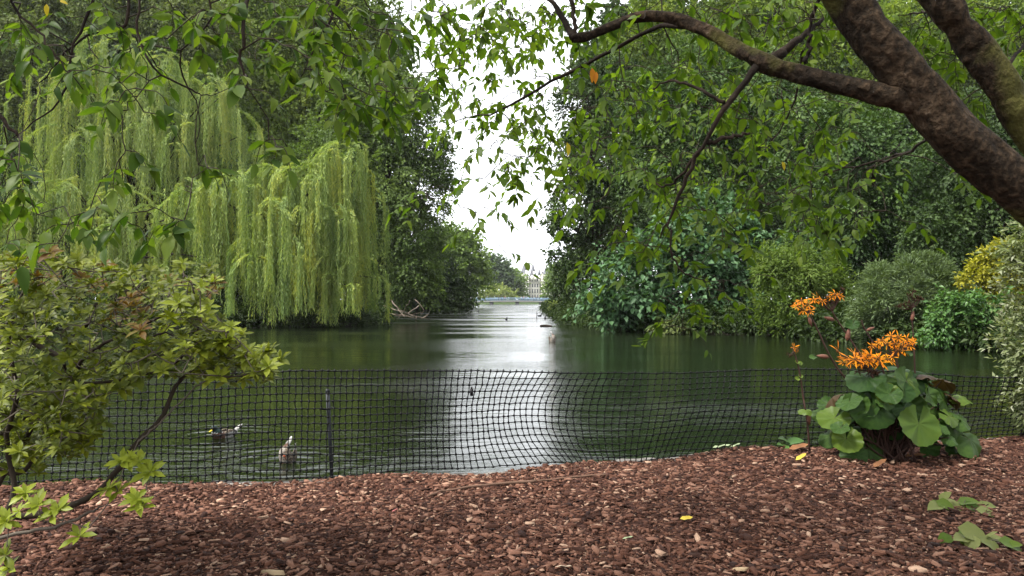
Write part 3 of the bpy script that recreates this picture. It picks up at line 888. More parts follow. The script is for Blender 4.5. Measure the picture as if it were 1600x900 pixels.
def palace():
    Y = 600.0
    k = Y / F

    def w(px, py):
        return (px - CX) * k, EYE + (HY - py) * k
    x0, _ = w(812, 0)
    x1, _ = w(884, 0)
    base = np.array([(x0 + x1) / 2, Y, 0.6])
    t = thing('palace', 'pale stone palace with steep roofs and turrets beyond the blue bridge', 'building', base)
    ox = base[0]
    # blocks: (px left, px right, py top, py bottom, front y offset)
    for (a, b_, top, dy) in ((811, 826, 430, -4.0), (826, 846, 433, 0.0), (846, 862, 430, -3.0), (862, 884, 435, 0.0)):
        xa, zt = w(a, top)
        xb, _ = w(b_, top)
        mb = MB().box((xa - ox, dy, 0), (xb - ox - 0.02, 24, zt - 0.6))
        for py in (top + 0.6, top + 9, top + 18):          # string courses and cornice
            _, zc = w(0, py)
            mb.box((xa - ox - 0.25, dy - 0.45, zc - 0.9), (xb - ox + 0.2, dy - 0.003, zc - 0.45))
        wall = link('wall', mb.mesh('wall', M_STONE), t)
        nwin = max(2, int((b_ - a) / 4))
        for r_, py in enumerate((top + 4.5, top + 13, top + 22, top + 30)):
            for c in range(nwin):
                px = a + (c + 0.5) * (b_ - a) / nwin
                xc, zc = w(px, py)
                hw, hh = 0.42, (1.0, 1.3, 1.5, 1.3)[r_]
                fr = MB()
                fr.box((xc - ox - hw - 0.2, dy - 0.22, zc - 0.6 - hh - 0.2), (xc - ox - hw, dy - 0.01, zc - 0.6 + hh + 0.2))
                fr.box((xc - ox + hw, dy - 0.22, zc - 0.6 - hh - 0.2), (xc - ox + hw + 0.2, dy - 0.01, zc - 0.6 + hh + 0.2))
                fr.box((xc - ox - hw - 0.35, dy - 0.35, zc - 0.6 + hh + 0.21), (xc - ox + hw + 0.35, dy - 0.012, zc - 0.6 + hh + 0.5))
                wi = link('window', fr.mesh('window', M_STONE), t)
                link('pane', MB().box((xc - ox - hw + 0.01, dy - 0.1, zc - 0.6 - hh), (xc - ox + hw - 0.01, dy - 0.02, zc - 0.6 + hh)).mesh('pane', M_GLASS), wi)
    # arches at ground level
    for px in (815.5, 820, 824):
        xc, _ = w(px, 0)
        link('archway', MB().box((xc - ox - 0.8, -4.15, 0), (xc - ox + 0.8, -4.02, 3.6)).mesh('archway', M_GLASS), t)
    # steep roofs: (px left, px right, eaves py, ridge py, pyramid?)
    for (a, b_, e, tp, yo) in ((812, 826, 430, 413, -3.5), (827, 839, 433, 413, 0.5), (839.5, 846, 434, 421, 0.6), (847, 861, 431, 416, -2.5), (863, 882, 436, 422, 0.5)):
        xa, ze = w(a, e)
        xb, zt = w(b_, tp)
        xm, dd = (xa + xb) / 2 - ox, 9
        V = [(xa - ox, yo, ze - 0.6), (xb - ox, yo, ze - 0.6), (xb - ox, yo + dd, ze - 0.6), (xa - ox, yo + dd, ze - 0.6), (xm - 0.5, yo + dd * 0.45, zt - 0.6), (xm + 0.5, yo + dd * 0.45, zt - 0.6)]
        link('roof', mesh_of('roof', V, [[(0, 1, 5, 4), (2, 3, 4, 5)], [(1, 2, 5), (3, 0, 4)]], M_SLATE), t)
    # round turrets with caps, chimneys and dormers
    for (px, e, tp, r_) in ((822.5, 430, 412, 0.9), (815, 431, 423, 1.1), (842.5, 434, 424, 0.8), (834, 430, 416, 0.5), (847, 430, 424, 0.9), (858, 428, 420, 0.9), (870, 434, 426, 0.9)):
        xc, ze = w(px, e)
        _, zt = w(px, tp)
        zm = ze + (zt - ze) * 0.45
        tb = MB().tube([(xc - ox, -2.5, w(0, 441)[1] - 0.6), (xc - ox, -2.5, zm - 0.6)], r_, 10)
        tu = link('turret', tb.mesh('turret', M_STONE, False), t)
        link('cap', MB().tube([(xc - ox, -2.5, zm - 0.59), (xc - ox, -2.5, zt - 0.6)], [r_ * 1.25, 0.06], 10).mesh('cap', M_SLATE), tu)
    for (px, e, tp) in ((818, 434, 428), (831, 438, 431), (837, 438, 431), (852, 436, 430)):
        xc, ze = w(px, e)
        _, zt = w(px, tp)
        link('dormer', MB().box((xc - ox - 0.9, -3.2, ze - 0.6), (xc - ox + 0.9, 2, zt - 0.6)).mesh('dormer', M_STONE), t)


palace()

M_BLUE = plain('blue_paint', (0.24, 0.35, 0.46), 0.5)
M_CONC = plain('bridge_concrete', (0.26, 0.26, 0.25), 0.9)
BY = 300.0
bl, br = (735 - CX) * BY / F, (866 - CX) * BY / F
bridge = thing('footbridge', 'low blue railed footbridge crossing the far end of the lake', 'bridge', ((bl + br) / 2, BY, 0))
bc = (bl + br) / 2


def deck_z(x):
    return 0.85 + 0.25 * (1 - ((x - bc) / (br - bc)) ** 2)


xs = np.linspace(bl, br, 25)
V, f = [], []
for x in xs:
    z = deck_z(x)
    V += [(x - bc, -2, z - 0.55), (x - bc, 2, z - 0.55), (x - bc, 2, z), (x - bc, -2, z)]
for i in range(24):
    for j in range(4):
        f.append((4 * i + j, 4 * i + (j + 1) % 4, 4 * i + 4 + (j + 1) % 4, 4 * i + 4 + j))
link('deck', mesh_of('deck', V, [f], M_CONC), bridge)
for px in (768, 808, 845):
    x = (px - CX) * BY / F - bc
    link('pier', MB().box((x - 0.7, -1.6, -0.9), (x + 0.7, 1.6, deck_z(x + bc) - 0.56)).mesh('pier', M_CONC), bridge)
for yo in (-1.9, 1.9):
    rb = MB()
    rb.tube([(x - bc, yo, deck_z(x) + 1.12) for x in xs], 0.06, 6)
    rb.tube([(x - bc, yo, deck_z(x) + 0.15) for x in xs], 0.04, 6)
    for x in np.arange(bl + 0.1, br, 0.22):
        z = deck_z(x)
        rb.box((x - bc - 0.035, yo - 0.03, z + 0.01), (x - bc + 0.035, yo + 0.03, z + 1.1))
    link('railing', rb.mesh('railing', M_BLUE), bridge)
    for x in np.linspace(bl, br, 14):
        z = deck_z(x)
        link('railing_post', MB().box((x - bc - 0.09, yo - 0.085, z), (x - bc + 0.09, yo + 0.085, z + 1.3)).mesh('railing_post', M_BLUE), bridge)


def skinned(name, verts, edges, radii, mats, pick, levels=1, root=0):
    me = bpy.data.meshes.new(name + '_cage')
    me.from_pydata([tuple(v) for v in verts], edges, [])
    o = bpy.data.objects.new(name + '_cage', me)
    COL.objects.link(o)
    md = o.modifiers.new('s', 'SKIN')
    for i, r_ in enumerate(radii):
        me.skin_vertices[0].data[i].radius = (r_, r_) if not isinstance(r_, tuple) else r_
    me.skin_vertices[0].data[root].use_root = True
    if levels:
        su = o.modifiers.new('u', 'SUBSURF')
        su.levels = levels
    dg = bpy.context.evaluated_depsgraph_get()
    out = bpy.data.meshes.new_from_object(o.evaluated_get(dg))
    out.name = name
    bpy.data.objects.remove(o)
    bpy.data.meshes.remove(me)
    for m_ in mats:
        out.materials.append(m_)
    for p in out.polygons:
        p.material_index = pick(p.center)
        p.use_smooth = True
    return out


M_SKIN = plain('skin', (0.42, 0.27, 0.2), 0.6)
M_HAIR = plain('dark_hair', (0.03, 0.02, 0.015), 0.7)
M_DENIM = plain('dark_trousers', (0.04, 0.045, 0.07), 0.8)
body_v = [(0, 0, 0.95), (0, 0, 1.2), (0, 0, 1.42), (0, 0, 1.52), (0, -0.01, 1.62), (0, -0.01, 1.72),
          (-0.19, 0, 1.4), (-0.25, 0.02, 1.13), (-0.24, -0.06, 0.86), (0.19, 0, 1.4), (0.25, 0.02, 1.13), (0.24, -0.06, 0.86),
          (-0.1, 0, 0.88), (-0.11, -0.03, 0.48), (-0.11, 0.04, 0.08), (-0.11, -0.1, 0.03), (0.1, 0, 0.88), (0.12, 0.06, 0.48), (0.12, 0.14, 0.08), (0.12, 0.02, 0.03)]
body_e = [(0, 1), (1, 2), (2, 3), (3, 4), (4, 5), (2, 6), (6, 7), (7, 8), (2, 9), (9, 10), (10, 11), (0, 12), (12, 13), (13, 14), (14, 15), (0, 16), (16, 17), (17, 18), (18, 19)]
body_r = [0.13, 0.125, 0.15, 0.06, 0.1, 0.085, 0.065, 0.05, 0.04, 0.065, 0.05, 0.04, 0.095, 0.065, 0.045, 0.045, 0.095, 0.065, 0.045, 0.045]


def person_mesh(shirt):
    def pick(c):
        if c.z > 1.7 or (c.z > 1.58 and c.y > 0.03):
            return 3
        if c.z > 1.48 or (abs(c.x) > 0.19 and c.z < 0.98):
            return 2
        return 1 if c.z > 0.93 else 0
    return skinned('person', body_v, body_e, body_r, [M_DENIM, shirt, M_SKIN, M_HAIR], pick)


SH = {k: plain(k + '_jacket', c, 0.8) for k, c in dict(red=(0.6, 0.05, 0.05), navy=(0.03, 0.04, 0.1), white=(0.7, 0.7, 0.7), black=(0.02, 0.02, 0.02), pink=(0.55, 0.2, 0.25), brown=(0.2, 0.12, 0.07)).items()}
PM = {k: person_mesh(m_) for k, m_ in SH.items()}
for (px, kd, lab) in ((789, 'red', 'person in a red jacket crossing the blue bridge'),
                      (784, 'navy', 'person in a navy jacket walking just left of the red jacket on the bridge'),
                      (779, 'black', 'person in black second to the left of the red jacket on the bridge'),
                      (814, 'white', 'person in a white top on the bridge in front of the palace archways'),
                      (818, 'pink', 'person in a pink top on the bridge in front of the palace'),
                      (834, 'brown', 'person in a brown coat on the right half of the bridge'),
                      (838, 'black', 'person in black beside the brown coat on the bridge'),
                      (843, 'navy', 'person in navy farthest right on the bridge'),
                      (755, 'white', 'person in a white top at the left end of the bridge')):
    x = (px - CX) * BY / F
    o = thing('person', lab, 'person', (x, BY + random.uniform(-1.2, 1.2), deck_z(x)), 'people on the footbridge', PM[kd])
    o.rotation_euler.z = random.choice((1.4, -1.5, 1.7, -1.2))
    o.scale = (1, 1, random.uniform(0.95, 1.05))

# ------------------------------------------------------------------ birds
M_GREEN = plain('drake_head', (0.012, 0.028, 0.024), 0.45)
M_GREY = plain('grey_flank', (0.26, 0.25, 0.235), 0.8, scale=40)
M_BROWNF = plain('brown_breast', (0.09, 0.05, 0.035), 0.8, scale=40)
M_WHITE = plain('white_feather', (0.34, 0.33, 0.31), 0.8, scale=30)
M_SOFT = rough_mat('grey_buff_feather', [(0.09, 0.075, 0.06), (0.22, 0.19, 0.16), (0.34, 0.31, 0.27)], 30, 4, 0.8, 0, pos=[0.35, 0.5, 0.65])
M_BLACKF = plain('black_feather', (0.015, 0.015, 0.016), 0.6, scale=30)
M_BILL = plain('yellow_bill', (0.6, 0.48, 0.04), 0.4)
M_MOTTLE = rough_mat('mottled_brown_feather', [(0.04, 0.03, 0.022), (0.12, 0.095, 0.07), (0.24, 0.2, 0.155)], 40, 4, 0.8, 0, pos=[0.35, 0.5, 0.65])
M_FOOT = plain('orange_foot', (0.4, 0.1, 0.05), 0.5)


def sweep(pts, rw, rh, sides=14):
    """a body: ellipse rings along a path lying in the XZ plane"""
    pts = np.asarray(pts, dtype=float)
    t = unit(np.gradient(pts, axis=0))
    side = np.array([0, 1.0, 0])
    up = np.cross(t, side)
    a = np.linspace(0, 2 * math.pi, sides, endpoint=False)
    ring = pts[:, None] + np.asarray(rw)[:, None, None] * np.cos(a)[None, :, None] * side + np.asarray(rh)[:, None, None] * np.sin(a)[None, :, None] * up[:, None]
    n = len(pts)
    V = np.concatenate([ring.reshape(-1, 3), pts[:1], pts[-1:]])
    i = np.arange(n - 1)[:, None] * sides
    j = np.arange(sides)[None]
    k = (j + 1) % sides
    Q = np.stack([i + j, i + sides + j, i + sides + k, i + k], -1).reshape(-1, 4)
    jj, kk = j[0], k[0]
    T = np.concatenate([np.stack([np.full(sides, n * sides), jj, kk], -1), np.stack([np.full(sides, n * sides + 1), (n - 1) * sides + kk, (n - 1) * sides + jj], -1)])
    return V, [Q, T]


def paint(me, pick):
    for p in me.polygons:
        p.material_index = pick(p.center)
        p.use_smooth = True


def blade_feather(L, W, th=0.012, n=7):
    """a thick folded wing or tail blade pointing +X"""
    u = np.linspace(0, 1, n)
    prof = np.sin(np.clip(u * 1.15 + 0.12, 0, 1) * math.pi) ** 0.6 * W + 0.002
    pts = np.column_stack([u * L, np.zeros(n), np.zeros(n)])
    return sweep(pts, np.full(n, th) * np.sqrt(prof / W), prof, 8)


def mallard(loc, yaw, label):
    t = thing('mallard', label, 'duck', loc)
    path = smooth_path([(-0.27, 0, 0.13), (-0.2, 0, 0.085), (-0.08, 0, 0.045), (0.06, 0, 0.04), (0.15, 0, 0.07), (0.19, 0, 0.14), (0.215, 0, 0.185), (0.25, 0, 0.19), (0.28, 0, 0.17)], 36)
    u = np.linspace(0, 1, 36)
    rw = np.interp(u, [0, 0.12, 0.3, 0.5, 0.62, 0.72, 0.8, 0.88, 0.95, 1], [0.012, 0.06, 0.1, 0.105, 0.085, 0.045, 0.04, 0.046, 0.034, 0.012])
    rh = np.interp(u, [0, 0.12, 0.3, 0.5, 0.62, 0.72, 0.8, 0.88, 0.95, 1], [0.01, 0.04, 0.075, 0.085, 0.08, 0.045, 0.042, 0.045, 0.034, 0.012])
    V, f = sweep(path, rw, rh)
    me = mesh_of('body', V, f, [M_GREY, M_BROWNF, M_GREEN, M_WHITE, M_BLACKF, M_MOTTLE], True)

    def pick(c):
        if c.z > 0.125 and c.x > 0.1:
            return 2
        if c.z > 0.112 and c.x > 0.1:
            return 3
        if c.x > 0.08:
            return 1
        if c.x < -0.2:
            return 3
        if c.x < -0.15:
            return 4
        return 5 if c.z > 0.095 else 0
    paint(me, pick)
    link('body', me, t)
    bl_ = MB().add(*sweep([(0.275, 0, 0.168), (0.3, 0, 0.158), (0.33, 0, 0.15), (0.338, 0, 0.149)], [0.016, 0.018, 0.02, 0.008], [0.016, 0.009, 0.006, 0.004], 8))
    link('bill', bl_.mesh('bill', M_BILL, True), t)
    for s in (-1, 1):
        V, f = blade_feather(0.27, 0.05, 0.016)
        w_ = mesh_of('wing', V, f, [M_MOTTLE, M_GREY], True)
        paint(w_, lambda c: 1 if c.z < 0 else 0)
        o = link('wing', w_, t)
        o.location = (0.07, s * 0.095, 0.085)
        o.rotation_euler = (s * -0.35, -0.14, math.pi + s * 0.16)
        ey = MB().tube([(0.247, s * 0.038, 0.2), (0.247, s * 0.046, 0.2)], [0.007, 0.004], 8)
        link('eye', ey.mesh('eye', M_BLACKF, True), t)
    V, f = sweep([(-0.24, 0, 0.12), (-0.31, 0, 0.16), (-0.36, 0, 0.185)], [0.05, 0.05, 0.02], [0.014, 0.01, 0.004], 8)
    link('tail', mesh_of('tail', V, f, M_WHITE, True), t)
    t.rotation_euler.z = yaw
    t.scale = (0.8, 0.8, 0.85)
    return t


du = P(352, 683, 10.96)
mallard((du[0], du[1], WATER - 0.015), R(240), 'swimming mallard drake with a yellow bill seen through the net')


def dabbler(loc, yaw, label, s=1.0, mat_b=M_MOTTLE, feet=True):
    t = thing('dabbling_duck', label, 'duck', loc)
    path = smooth_path([(0.05, 0, -0.16), (0.03, 0, -0.05), (0.0, 0, 0.06), (-0.02, 0, 0.15), (0.0, 0, 0.21), (0.05, 0, 0.27)], 20)
    u = np.linspace(0, 1, 20)
    rw = np.interp(u, [0, 0.2, 0.45, 0.7, 0.88, 1], [0.06, 0.1, 0.105, 0.075, 0.035, 0.008])
    rh = np.interp(u, [0, 0.2, 0.45, 0.7, 0.88, 1], [0.06, 0.085, 0.085, 0.06, 0.025, 0.006])
    V, f = sweep(path, rw, rh)
    me = mesh_of('body', V, f, [mat_b, M_SOFT, M_BROWNF], True)
    paint(me, lambda c: 1 if (c.x < -0.045 and abs(c.y) < 0.045 and c.z > 0.02) else (2 if abs(c.y) < 0.03 else 0))
    link('body', me, t)
    for sd_ in (-1, 1):
        V, f = blade_feather(0.26, 0.04, 0.012)
        w_ = mesh_of('wing', V, f, [M_MOTTLE, M_WHITE], True)
        paint(w_, lambda c: 1 if c.x > 0.19 else 0)
        o = link('wing', w_, t)
        o.location = (0.06, sd_ * 0.085, 0.0)
        o.rotation_euler = (0, -R(84), sd_ * 0.25)
        if not feet or sd_ > 0:
            continue
        fb = MB().tube([(-0.06, sd_ * 0.05, 0.06), (-0.1, sd_ * 0.09, 0.085)], [0.008, 0.006], 6)
        fb.add(*sweep([(-0.1, sd_ * 0.09, 0.085), (-0.125, sd_ * 0.1, 0.11), (-0.14, sd_ * 0.105, 0.14)], [0.006, 0.022, 0.026], [0.005, 0.004, 0.002], 6))
        link('foot', fb.mesh('foot', M_FOOT, True), t)
    V, f = sweep([(0.03, 0, 0.24), (0.07, 0, 0.3), (0.1, 0, 0.345)], [0.045, 0.04, 0.012], [0.012, 0.008, 0.003], 8)
    link('tail', mesh_of('tail', V, f, [M_WHITE], True), t)
    t.rotation_euler.z = yaw
    t.scale = (s, s, s)
    return t


du = P(447, 723, 9.24)
dabbler((du[0], du[1], WATER), R(60), 'upended duck with its tail in the air and an orange foot behind the net', 0.86)
du = P(864, 534, 1.9 * F / 66)
dabbler((du[0], du[1], WATER), R(130), 'pale upended duck far out in the bright water beside the right trees', 1.35, M_SOFT, False)


def coot(px, py, label, s=1.0):
    Y = 1.9 * F / (py - HY)
    x = (px - CX) * Y / F
    t = thing('coot', label, 'waterbird', (x, Y, WATER), 'small dark waterbirds on the lake')
    path = smooth_path([(-0.2, 0, 0.09), (-0.1, 0, 0.06), (0.03, 0, 0.05), (0.12, 0, 0.09), (0.145, 0, 0.17), (0.17, 0, 0.21), (0.21, 0, 0.2)], 24)
    u = np.linspace(0, 1, 24)
    rw = np.interp(u, [0, 0.2, 0.4, 0.6, 0.75, 0.9, 1], [0.015, 0.07, 0.09, 0.06, 0.032, 0.035, 0.01])
    V, f = sweep(path, rw, rw * 0.95, 10)
    link('body', mesh_of('body', V, f, M_BLACKF, True), t)
    link('bill', MB().add(*sweep([(0.205, 0, 0.2), (0.25, 0, 0.185)], [0.012, 0.003], [0.012, 0.003], 6)).mesh('bill', M_WHITE, True), t)
    t.rotation_euler.z = random.uniform(0, 6)
    t.scale = (s, s, s)


coot(747, 487, 'dark waterbird near the tip of the left bank', 1.2)
coot(791, 500, 'dark waterbird alone in the middle of the bright water', 1.1)
coot(843, 494.5, 'dark waterbird between the thin stick and the right shore', 1.3)
coot(852, 499, 'dark waterbird next to the right shore above the floating log', 1.3)

# floating log, stick in the water
Y = 1.9 * F / (510 - HY)
p = P(853, 510, Y)
lg = MB().tube(smooth_path([(-0.42, 0, 0.02), (0, 0.03, 0.03), (0.42, 0, 0.01)], 8), [0.07, 0.09, 0.1, 0.1, 0.1, 0.09, 0.08, 0.06], 8)
thing('floating_log', 'dark log floating at the right of the bright water', 'log', (p[0], p[1], WATER), me=lg.mesh('floating_log', M_BARK, True))
Y = 1.9 * F / (499 - HY)
p = P(838, 499, Y)
st = MB().tube([(0, 0, -0.3), (0.05, 0, 0.4), (0.02, 0, 0.85)], [0.035, 0.03, 0.015], 6).tube([(0.05, 0, 0.4), (0.16, 0, 0.7)], [0.02, 0.01], 5)
thing('stick', 'thin forked stick standing out of the far water', 'stick', (p[0], p[1], WATER), me=st.mesh('stick', M_BARK))

# dead branches by the willow
dbase = P(625, 498, 66)
dead = thing('dead_branch', 'pale dead branches lying half in the water beside the bright willow', 'branch', (dbase[0], dbase[1], WATER))
for (pts, r_) in (([(578, 478), (610, 480), (640, 492), (672, 499)], 0.06), ([(604, 462), (618, 478), (632, 496)], 0.06), ([(586, 492), (612, 490), (648, 497)], 0.05),
                  ([(640, 470), (632, 484), (622, 498)], 0.04), ([(655, 478), (640, 488), (620, 494)], 0.05), ([(612, 470), (622, 482), (645, 494)], 0.045), ([(600, 487), (625, 494), (662, 488)], 0.035), ([(664, 496), (670, 490), (672, 484)], 0.03), ([(648, 468), (662, 484), (655, 495)], 0.03)):
    w_ = np.array([P(a, b_, 66 + rng.normal(0, 0.8)) for a, b_ in pts])
    w_ = smooth_path(w_, 8) + rng.normal(0, 0.03, (8, 3))
    link('branch', MB().tube(w_ - np.array([dbase[0], dbase[1], WATER]), np.linspace(r_, r_ * 0.4, 8), 6).mesh('branch', M_DRIFT, True), dead)
for (pts, lab) in (([(650, 500), (651, 494)], 'short upright twig in the water right of the dead branches'), ([(658, 498), (664, 495), (668, 493)], 'slanting twig in the water farthest right of the dead branches')):
    w_ = np.array([P(a, b_, 72) for a, b_ in pts])
    b0 = w_[0].copy()
    thing('twig', lab, 'twig', b0, me=MB().tube(w_ - b0, 0.05, 6).mesh('twig', M_DRIFT))

# ------------------------------------------------------------------ plastic mesh fence
M_NET = plain('black_plastic', (0.006, 0.006, 0.007), 0.6)
M_NET.node_tree.nodes['Principled BSDF'].inputs['Specular IOR Level'].default_value = 0.12
M_STAKE = plain('grey_steel', (0.05, 0.055, 0.06), 0.6, 0.0)
fence = thing('mesh_fence', 'black plastic mesh fence strung along the water edge', 'fence', (0, 7, 0))
FO = np.array([0, 7, 0.0])
top_c = np.array([(-120, 606), (0, 600), (160, 592), (300, 586), (440, 580), (600, 579), (760, 580), (850, 582), (925, 583), (1050, 583), (1180, 578), (1300, 577), (1400, 580), (1510, 586), (1620, 588), (1700, 590)], float)
bot_c = np.array([(-120, 772), (0, 764), (160, 758), (300, 754), (440, 748), (600, 739), (700, 732), (780, 726), (850, 724), (925, 727), (990, 722), (1060, 716), (1180, 709), (1300, 703), (1400, 698), (1510, 690), (1620, 683), (1700, 680)], float)
YC = np.array([(-120, 6.62), (160, 6.75), (600, 7.0), (925, 7.6), (1180, 8.15), (1400, 8.6), (1700, 9.3)], float)


def net_pt(s, v):
    """s: photo column of the strand foot-line, v: 0 top .. 1 bottom"""
    Y = np.interp(s, YC[:, 0], YC[:, 1]) + 0.02
    yt = np.interp(s, top_c[:, 0], top_c[:, 1])
    yb = np.interp(s, bot_c[:, 0], bot_c[:, 1])
    bulge = np.exp(-((s - 860) / 110) ** 2)
    bulge2 = np.exp(-((s - 1110) / 140) ** 2)
    sx = s - 14 * (v - 0.0) * 0.3 - 26 * bulge * np.sin(v * math.pi * 0.9) * (1 if True else 0) + 24 * bulge * v ** 3 + 20 * bulge2 * (0.5 - v) - 14 * bulge2 * v ** 2
    sx = sx + 26 * np.clip((s - 1400) / 120, 0, 1) * v
    py = yt + (yb - yt) * v - 7 * bulge2 * np.sin(v * math.pi) + 2.0 * np.sin(s / 37.0) * v
    dy = 0.10 * bulge * np.sin(v * math.pi) - 0.16 * bulge2 * np.sin(v * math.pi) + 0.03 * np.sin(s / 60.0) * np.sin(v * math.pi)
    dy = dy + 0.5 * np.clip((s - 1380) / 120, 0, 1) * (v - 0.5)
    return np.stack([(sx - CX) * Y / F, Y + dy, EYE + (HY - py) * Y / F], -1)


cols = []
s = -100.0
while s < 1690:
    cols.append(s)
    s += np.interp(s, [-120, 160, 400, 600, 925, 1200, 1400, 1700], [13.5, 12.5, 10.4, 9.6, 10.2, 10.4, 8.6, 8.2])
vv = np.linspace(0, 1, 15)
wob = rng.normal(0, 0.7, (len(cols), 15))
wob = (wob + np.roll(wob, 1, 0) + np.roll(wob, 1, 1)) / 2
NP = np.array([[net_pt(c + wob[i, j], v) for j, v in enumerate(vv)] for i, c in enumerate(cols)])
NP[:, :, 2] += rng.normal(0, 0.0025, NP.shape[:2])
TOPX = NP[:, 0].copy(); TOPX[:, 2] += 0.02
for i in range(len(cols)):
    pts = np.concatenate([TOPX[i:i + 1], NP[i]])
    link('strand', MB().tube(pts - FO, 0.0046, 4).mesh('strand', M_NET), fence)
for j in range(15):
    link('cross_strand', MB().tube(NP[:, j] - FO + np.array([0, 0.002, 0]), 0.0045 if j else 0.006, 4).mesh('cross_strand', M_NET), fence)
kb = MB()
for i in range(len(cols)):
    for j in range(15):
        c = NP[i, j] - FO
        kb.box(c - 0.009, c + 0.009)
link('knots', kb.mesh('knots', M_NET), fence, kind='stuff')
# stakes and ties
for (a, lab, M_, rr, Yo) in ((((512, 613), (519, 737)), 'grey steel stake holding up the left part of the net', M_STAKE, 0.019, 7.08),):
    p0, p1 = P(*a[0], Yo), P(*a[1], Yo)
    p1[2] = min(p1[2], -0.1)
    t = thing('fence_stake', lab, 'stake', p1)
    link('shaft', MB().tube([p1 - p1, (p0 - p1) * 0.5, p0 - p1], [rr * 0.8, rr * 0.9, rr], 10).mesh('shaft', M_, True), t)
    link('cap', MB().tube([p0 - p1, p0 - p1 + np.array([0, 0, 0.03])], [rr * 1.15, rr * 0.7], 10).mesh('cap', M_, True), t)
    for q in (0.18, 0.94):
        h = (p1 - p0) * q + p0 - p1
        link('hook', MB().tube([h + np.array([0.03, 0, 0.01]), h + np.array([0, -0.035, 0]), h + np.array([-0.05, -0.02, 0.0]), h + np.array([-0.06, -0.02, 0.03])], 0.008, 6).mesh('hook', M_NET), t)
p0 = P(737, 613, 7.2)
tg = MB().box((-0.014, -0.012, -0.032), (0.014, 0.012, 0.032)).tube([(0, 0, 0.03), (0, 0, 0.05)], 0.008, 6)
thing('net_tag', 'small black tag clipped to the net before the bright water', 'tag', p0, me=tg.mesh('net_tag', M_NET))

# ------------------------------------------------------------------ leaf shapes for near plants
def leaf_shape(w=0.5, curl=0.25, fold=0.2, nseg=4, peak=0.45, wave=0.0, twist=0.0):
    """unit long leaf along +Y: folded along its midrib, curling down to the tip"""
    u = np.linspace(0, 1, nseg + 1)
    half = w * 0.5 * (np.sin(math.pi * u ** (math.log(0.5) / math.log(peak))) ** 0.85)
    half[-1] = 0
    z = -curl * u ** 2
    V, f3, f4 = [], [], []
    idx = []
    for i in range(nseg + 1):
        if i == 0 or i == nseg:
            idx.append((len(V),) * 3)
            V.append((twist * u[i] ** 2, u[i], z[i]))
        else:
            b_ = len(V)
            idx.append((b_, b_ + 1, b_ + 2))
            tw = twist * u[i] ** 2
            wv = wave * (1 if i % 2 else -1)
            V += [(-half[i] + tw, u[i], z[i] + fold * half[i] + wv), (tw, u[i], z[i]), (half[i] + tw, u[i], z[i] + fold * half[i] - wv)]
    for i in range(nseg):
        a, c = idx[i], idx[i + 1]
        if i == 0:
            f3 += [(a[1], c[1], c[0]), (a[1], c[2], c[1])]
        elif i == nseg - 1:
            f3 += [(a[0], a[1], c[1]), (a[1], a[2], c[1])]
        else:
            f4 += [(a[0], a[1], c[1], c[0]), (a[1], a[2], c[2], c[1])]
    return np.array(V), [np.array(f3), np.array(f4)]


# ------------------------------------------------------------------ the two trees overhead
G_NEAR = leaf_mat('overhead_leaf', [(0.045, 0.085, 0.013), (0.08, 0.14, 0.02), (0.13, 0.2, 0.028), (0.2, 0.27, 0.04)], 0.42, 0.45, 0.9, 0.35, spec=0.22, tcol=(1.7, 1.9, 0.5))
G_NEARL = leaf_mat('overhead_left_leaf', [(0.03, 0.065, 0.012), (0.065, 0.12, 0.019), (0.135, 0.2, 0.03), (0.22, 0.28, 0.045)], 0.42, 0.45, 0.9, 0.35, spec=0.22, tcol=(1.6, 1.8, 0.5))  # left tree's greens, a wider spread from deep to pale
G_AUT = leaf_mat('autumn_leaf', [(0.6, 0.16, 0.02), (0.7, 0.3, 0.03)], 0.35, 0.5, 1, 0.2)
G_AUTY = leaf_mat('yellow_leaf', [(0.55, 0.42, 0.03), (0.65, 0.5, 0.05)], 0.35, 0.5, 1, 0.2)

m, nt, b = new_mat('trunk_bark')
na = noise(nt, 3.2, 6, 'Object', (1, 1, 1))
nb = noise(nt, 34, 8, 'Object', (1, 1, 0.8))
nm = noise(nt, 2.1, 5, 'Object')
r1 = ramp(nt, [(0.004, 0.003, 0.002), (0.0145, 0.0098, 0.006), (0.04, 0.026, 0.0155), (0.11, 0.084, 0.06)], [0.3, 0.48, 0.6, 0.74])
mxn = nt.nodes.new('ShaderNodeMix')
mxn.inputs[0].default_value = 0.55
nt.links.new(na.outputs['Fac'], mxn.inputs[2]); nt.links.new(nb.outputs['Fac'], mxn.inputs[3])
nt.links.new(mxn.outputs[0], r1.inputs[0])
mo = ramp(nt, [(0, 0, 0), (1, 1, 1)], [0.52, 0.6])
nt.links.new(nm.outputs['Fac'], mo.inputs[0])
mg = nt.nodes.new('ShaderNodeMix'); mg.data_type = 'RGBA'
mg.inputs['B'].default_value = (0.055, 0.053, 0.013, 1)
mf = nt.nodes.new('ShaderNodeMath'); mf.operation = 'MULTIPLY'; mf.inputs[1].default_value = 0.75
nt.links.new(mo.outputs[0], mf.inputs[0]); nt.links.new(mf.outputs[0], mg.inputs['Factor'])
nt.links.new(r1.outputs[0], mg.inputs['A']); nt.links.new(mg.outputs['Result'], b.inputs['Base Color'])
b.inputs['Roughness'].default_value = 0.85
b.inputs['Specular IOR Level'].default_value = 0.08
bp = nt.nodes.new('ShaderNodeBump'); bp.inputs['Strength'].default_value = 1.0; bp.inputs['Distance'].default_value = 0.05
nt.links.new(mxn.outputs[0], bp.inputs['Height']); nt.links.new(bp.outputs[0], b.inputs['Normal'])
M_TRUNK = m


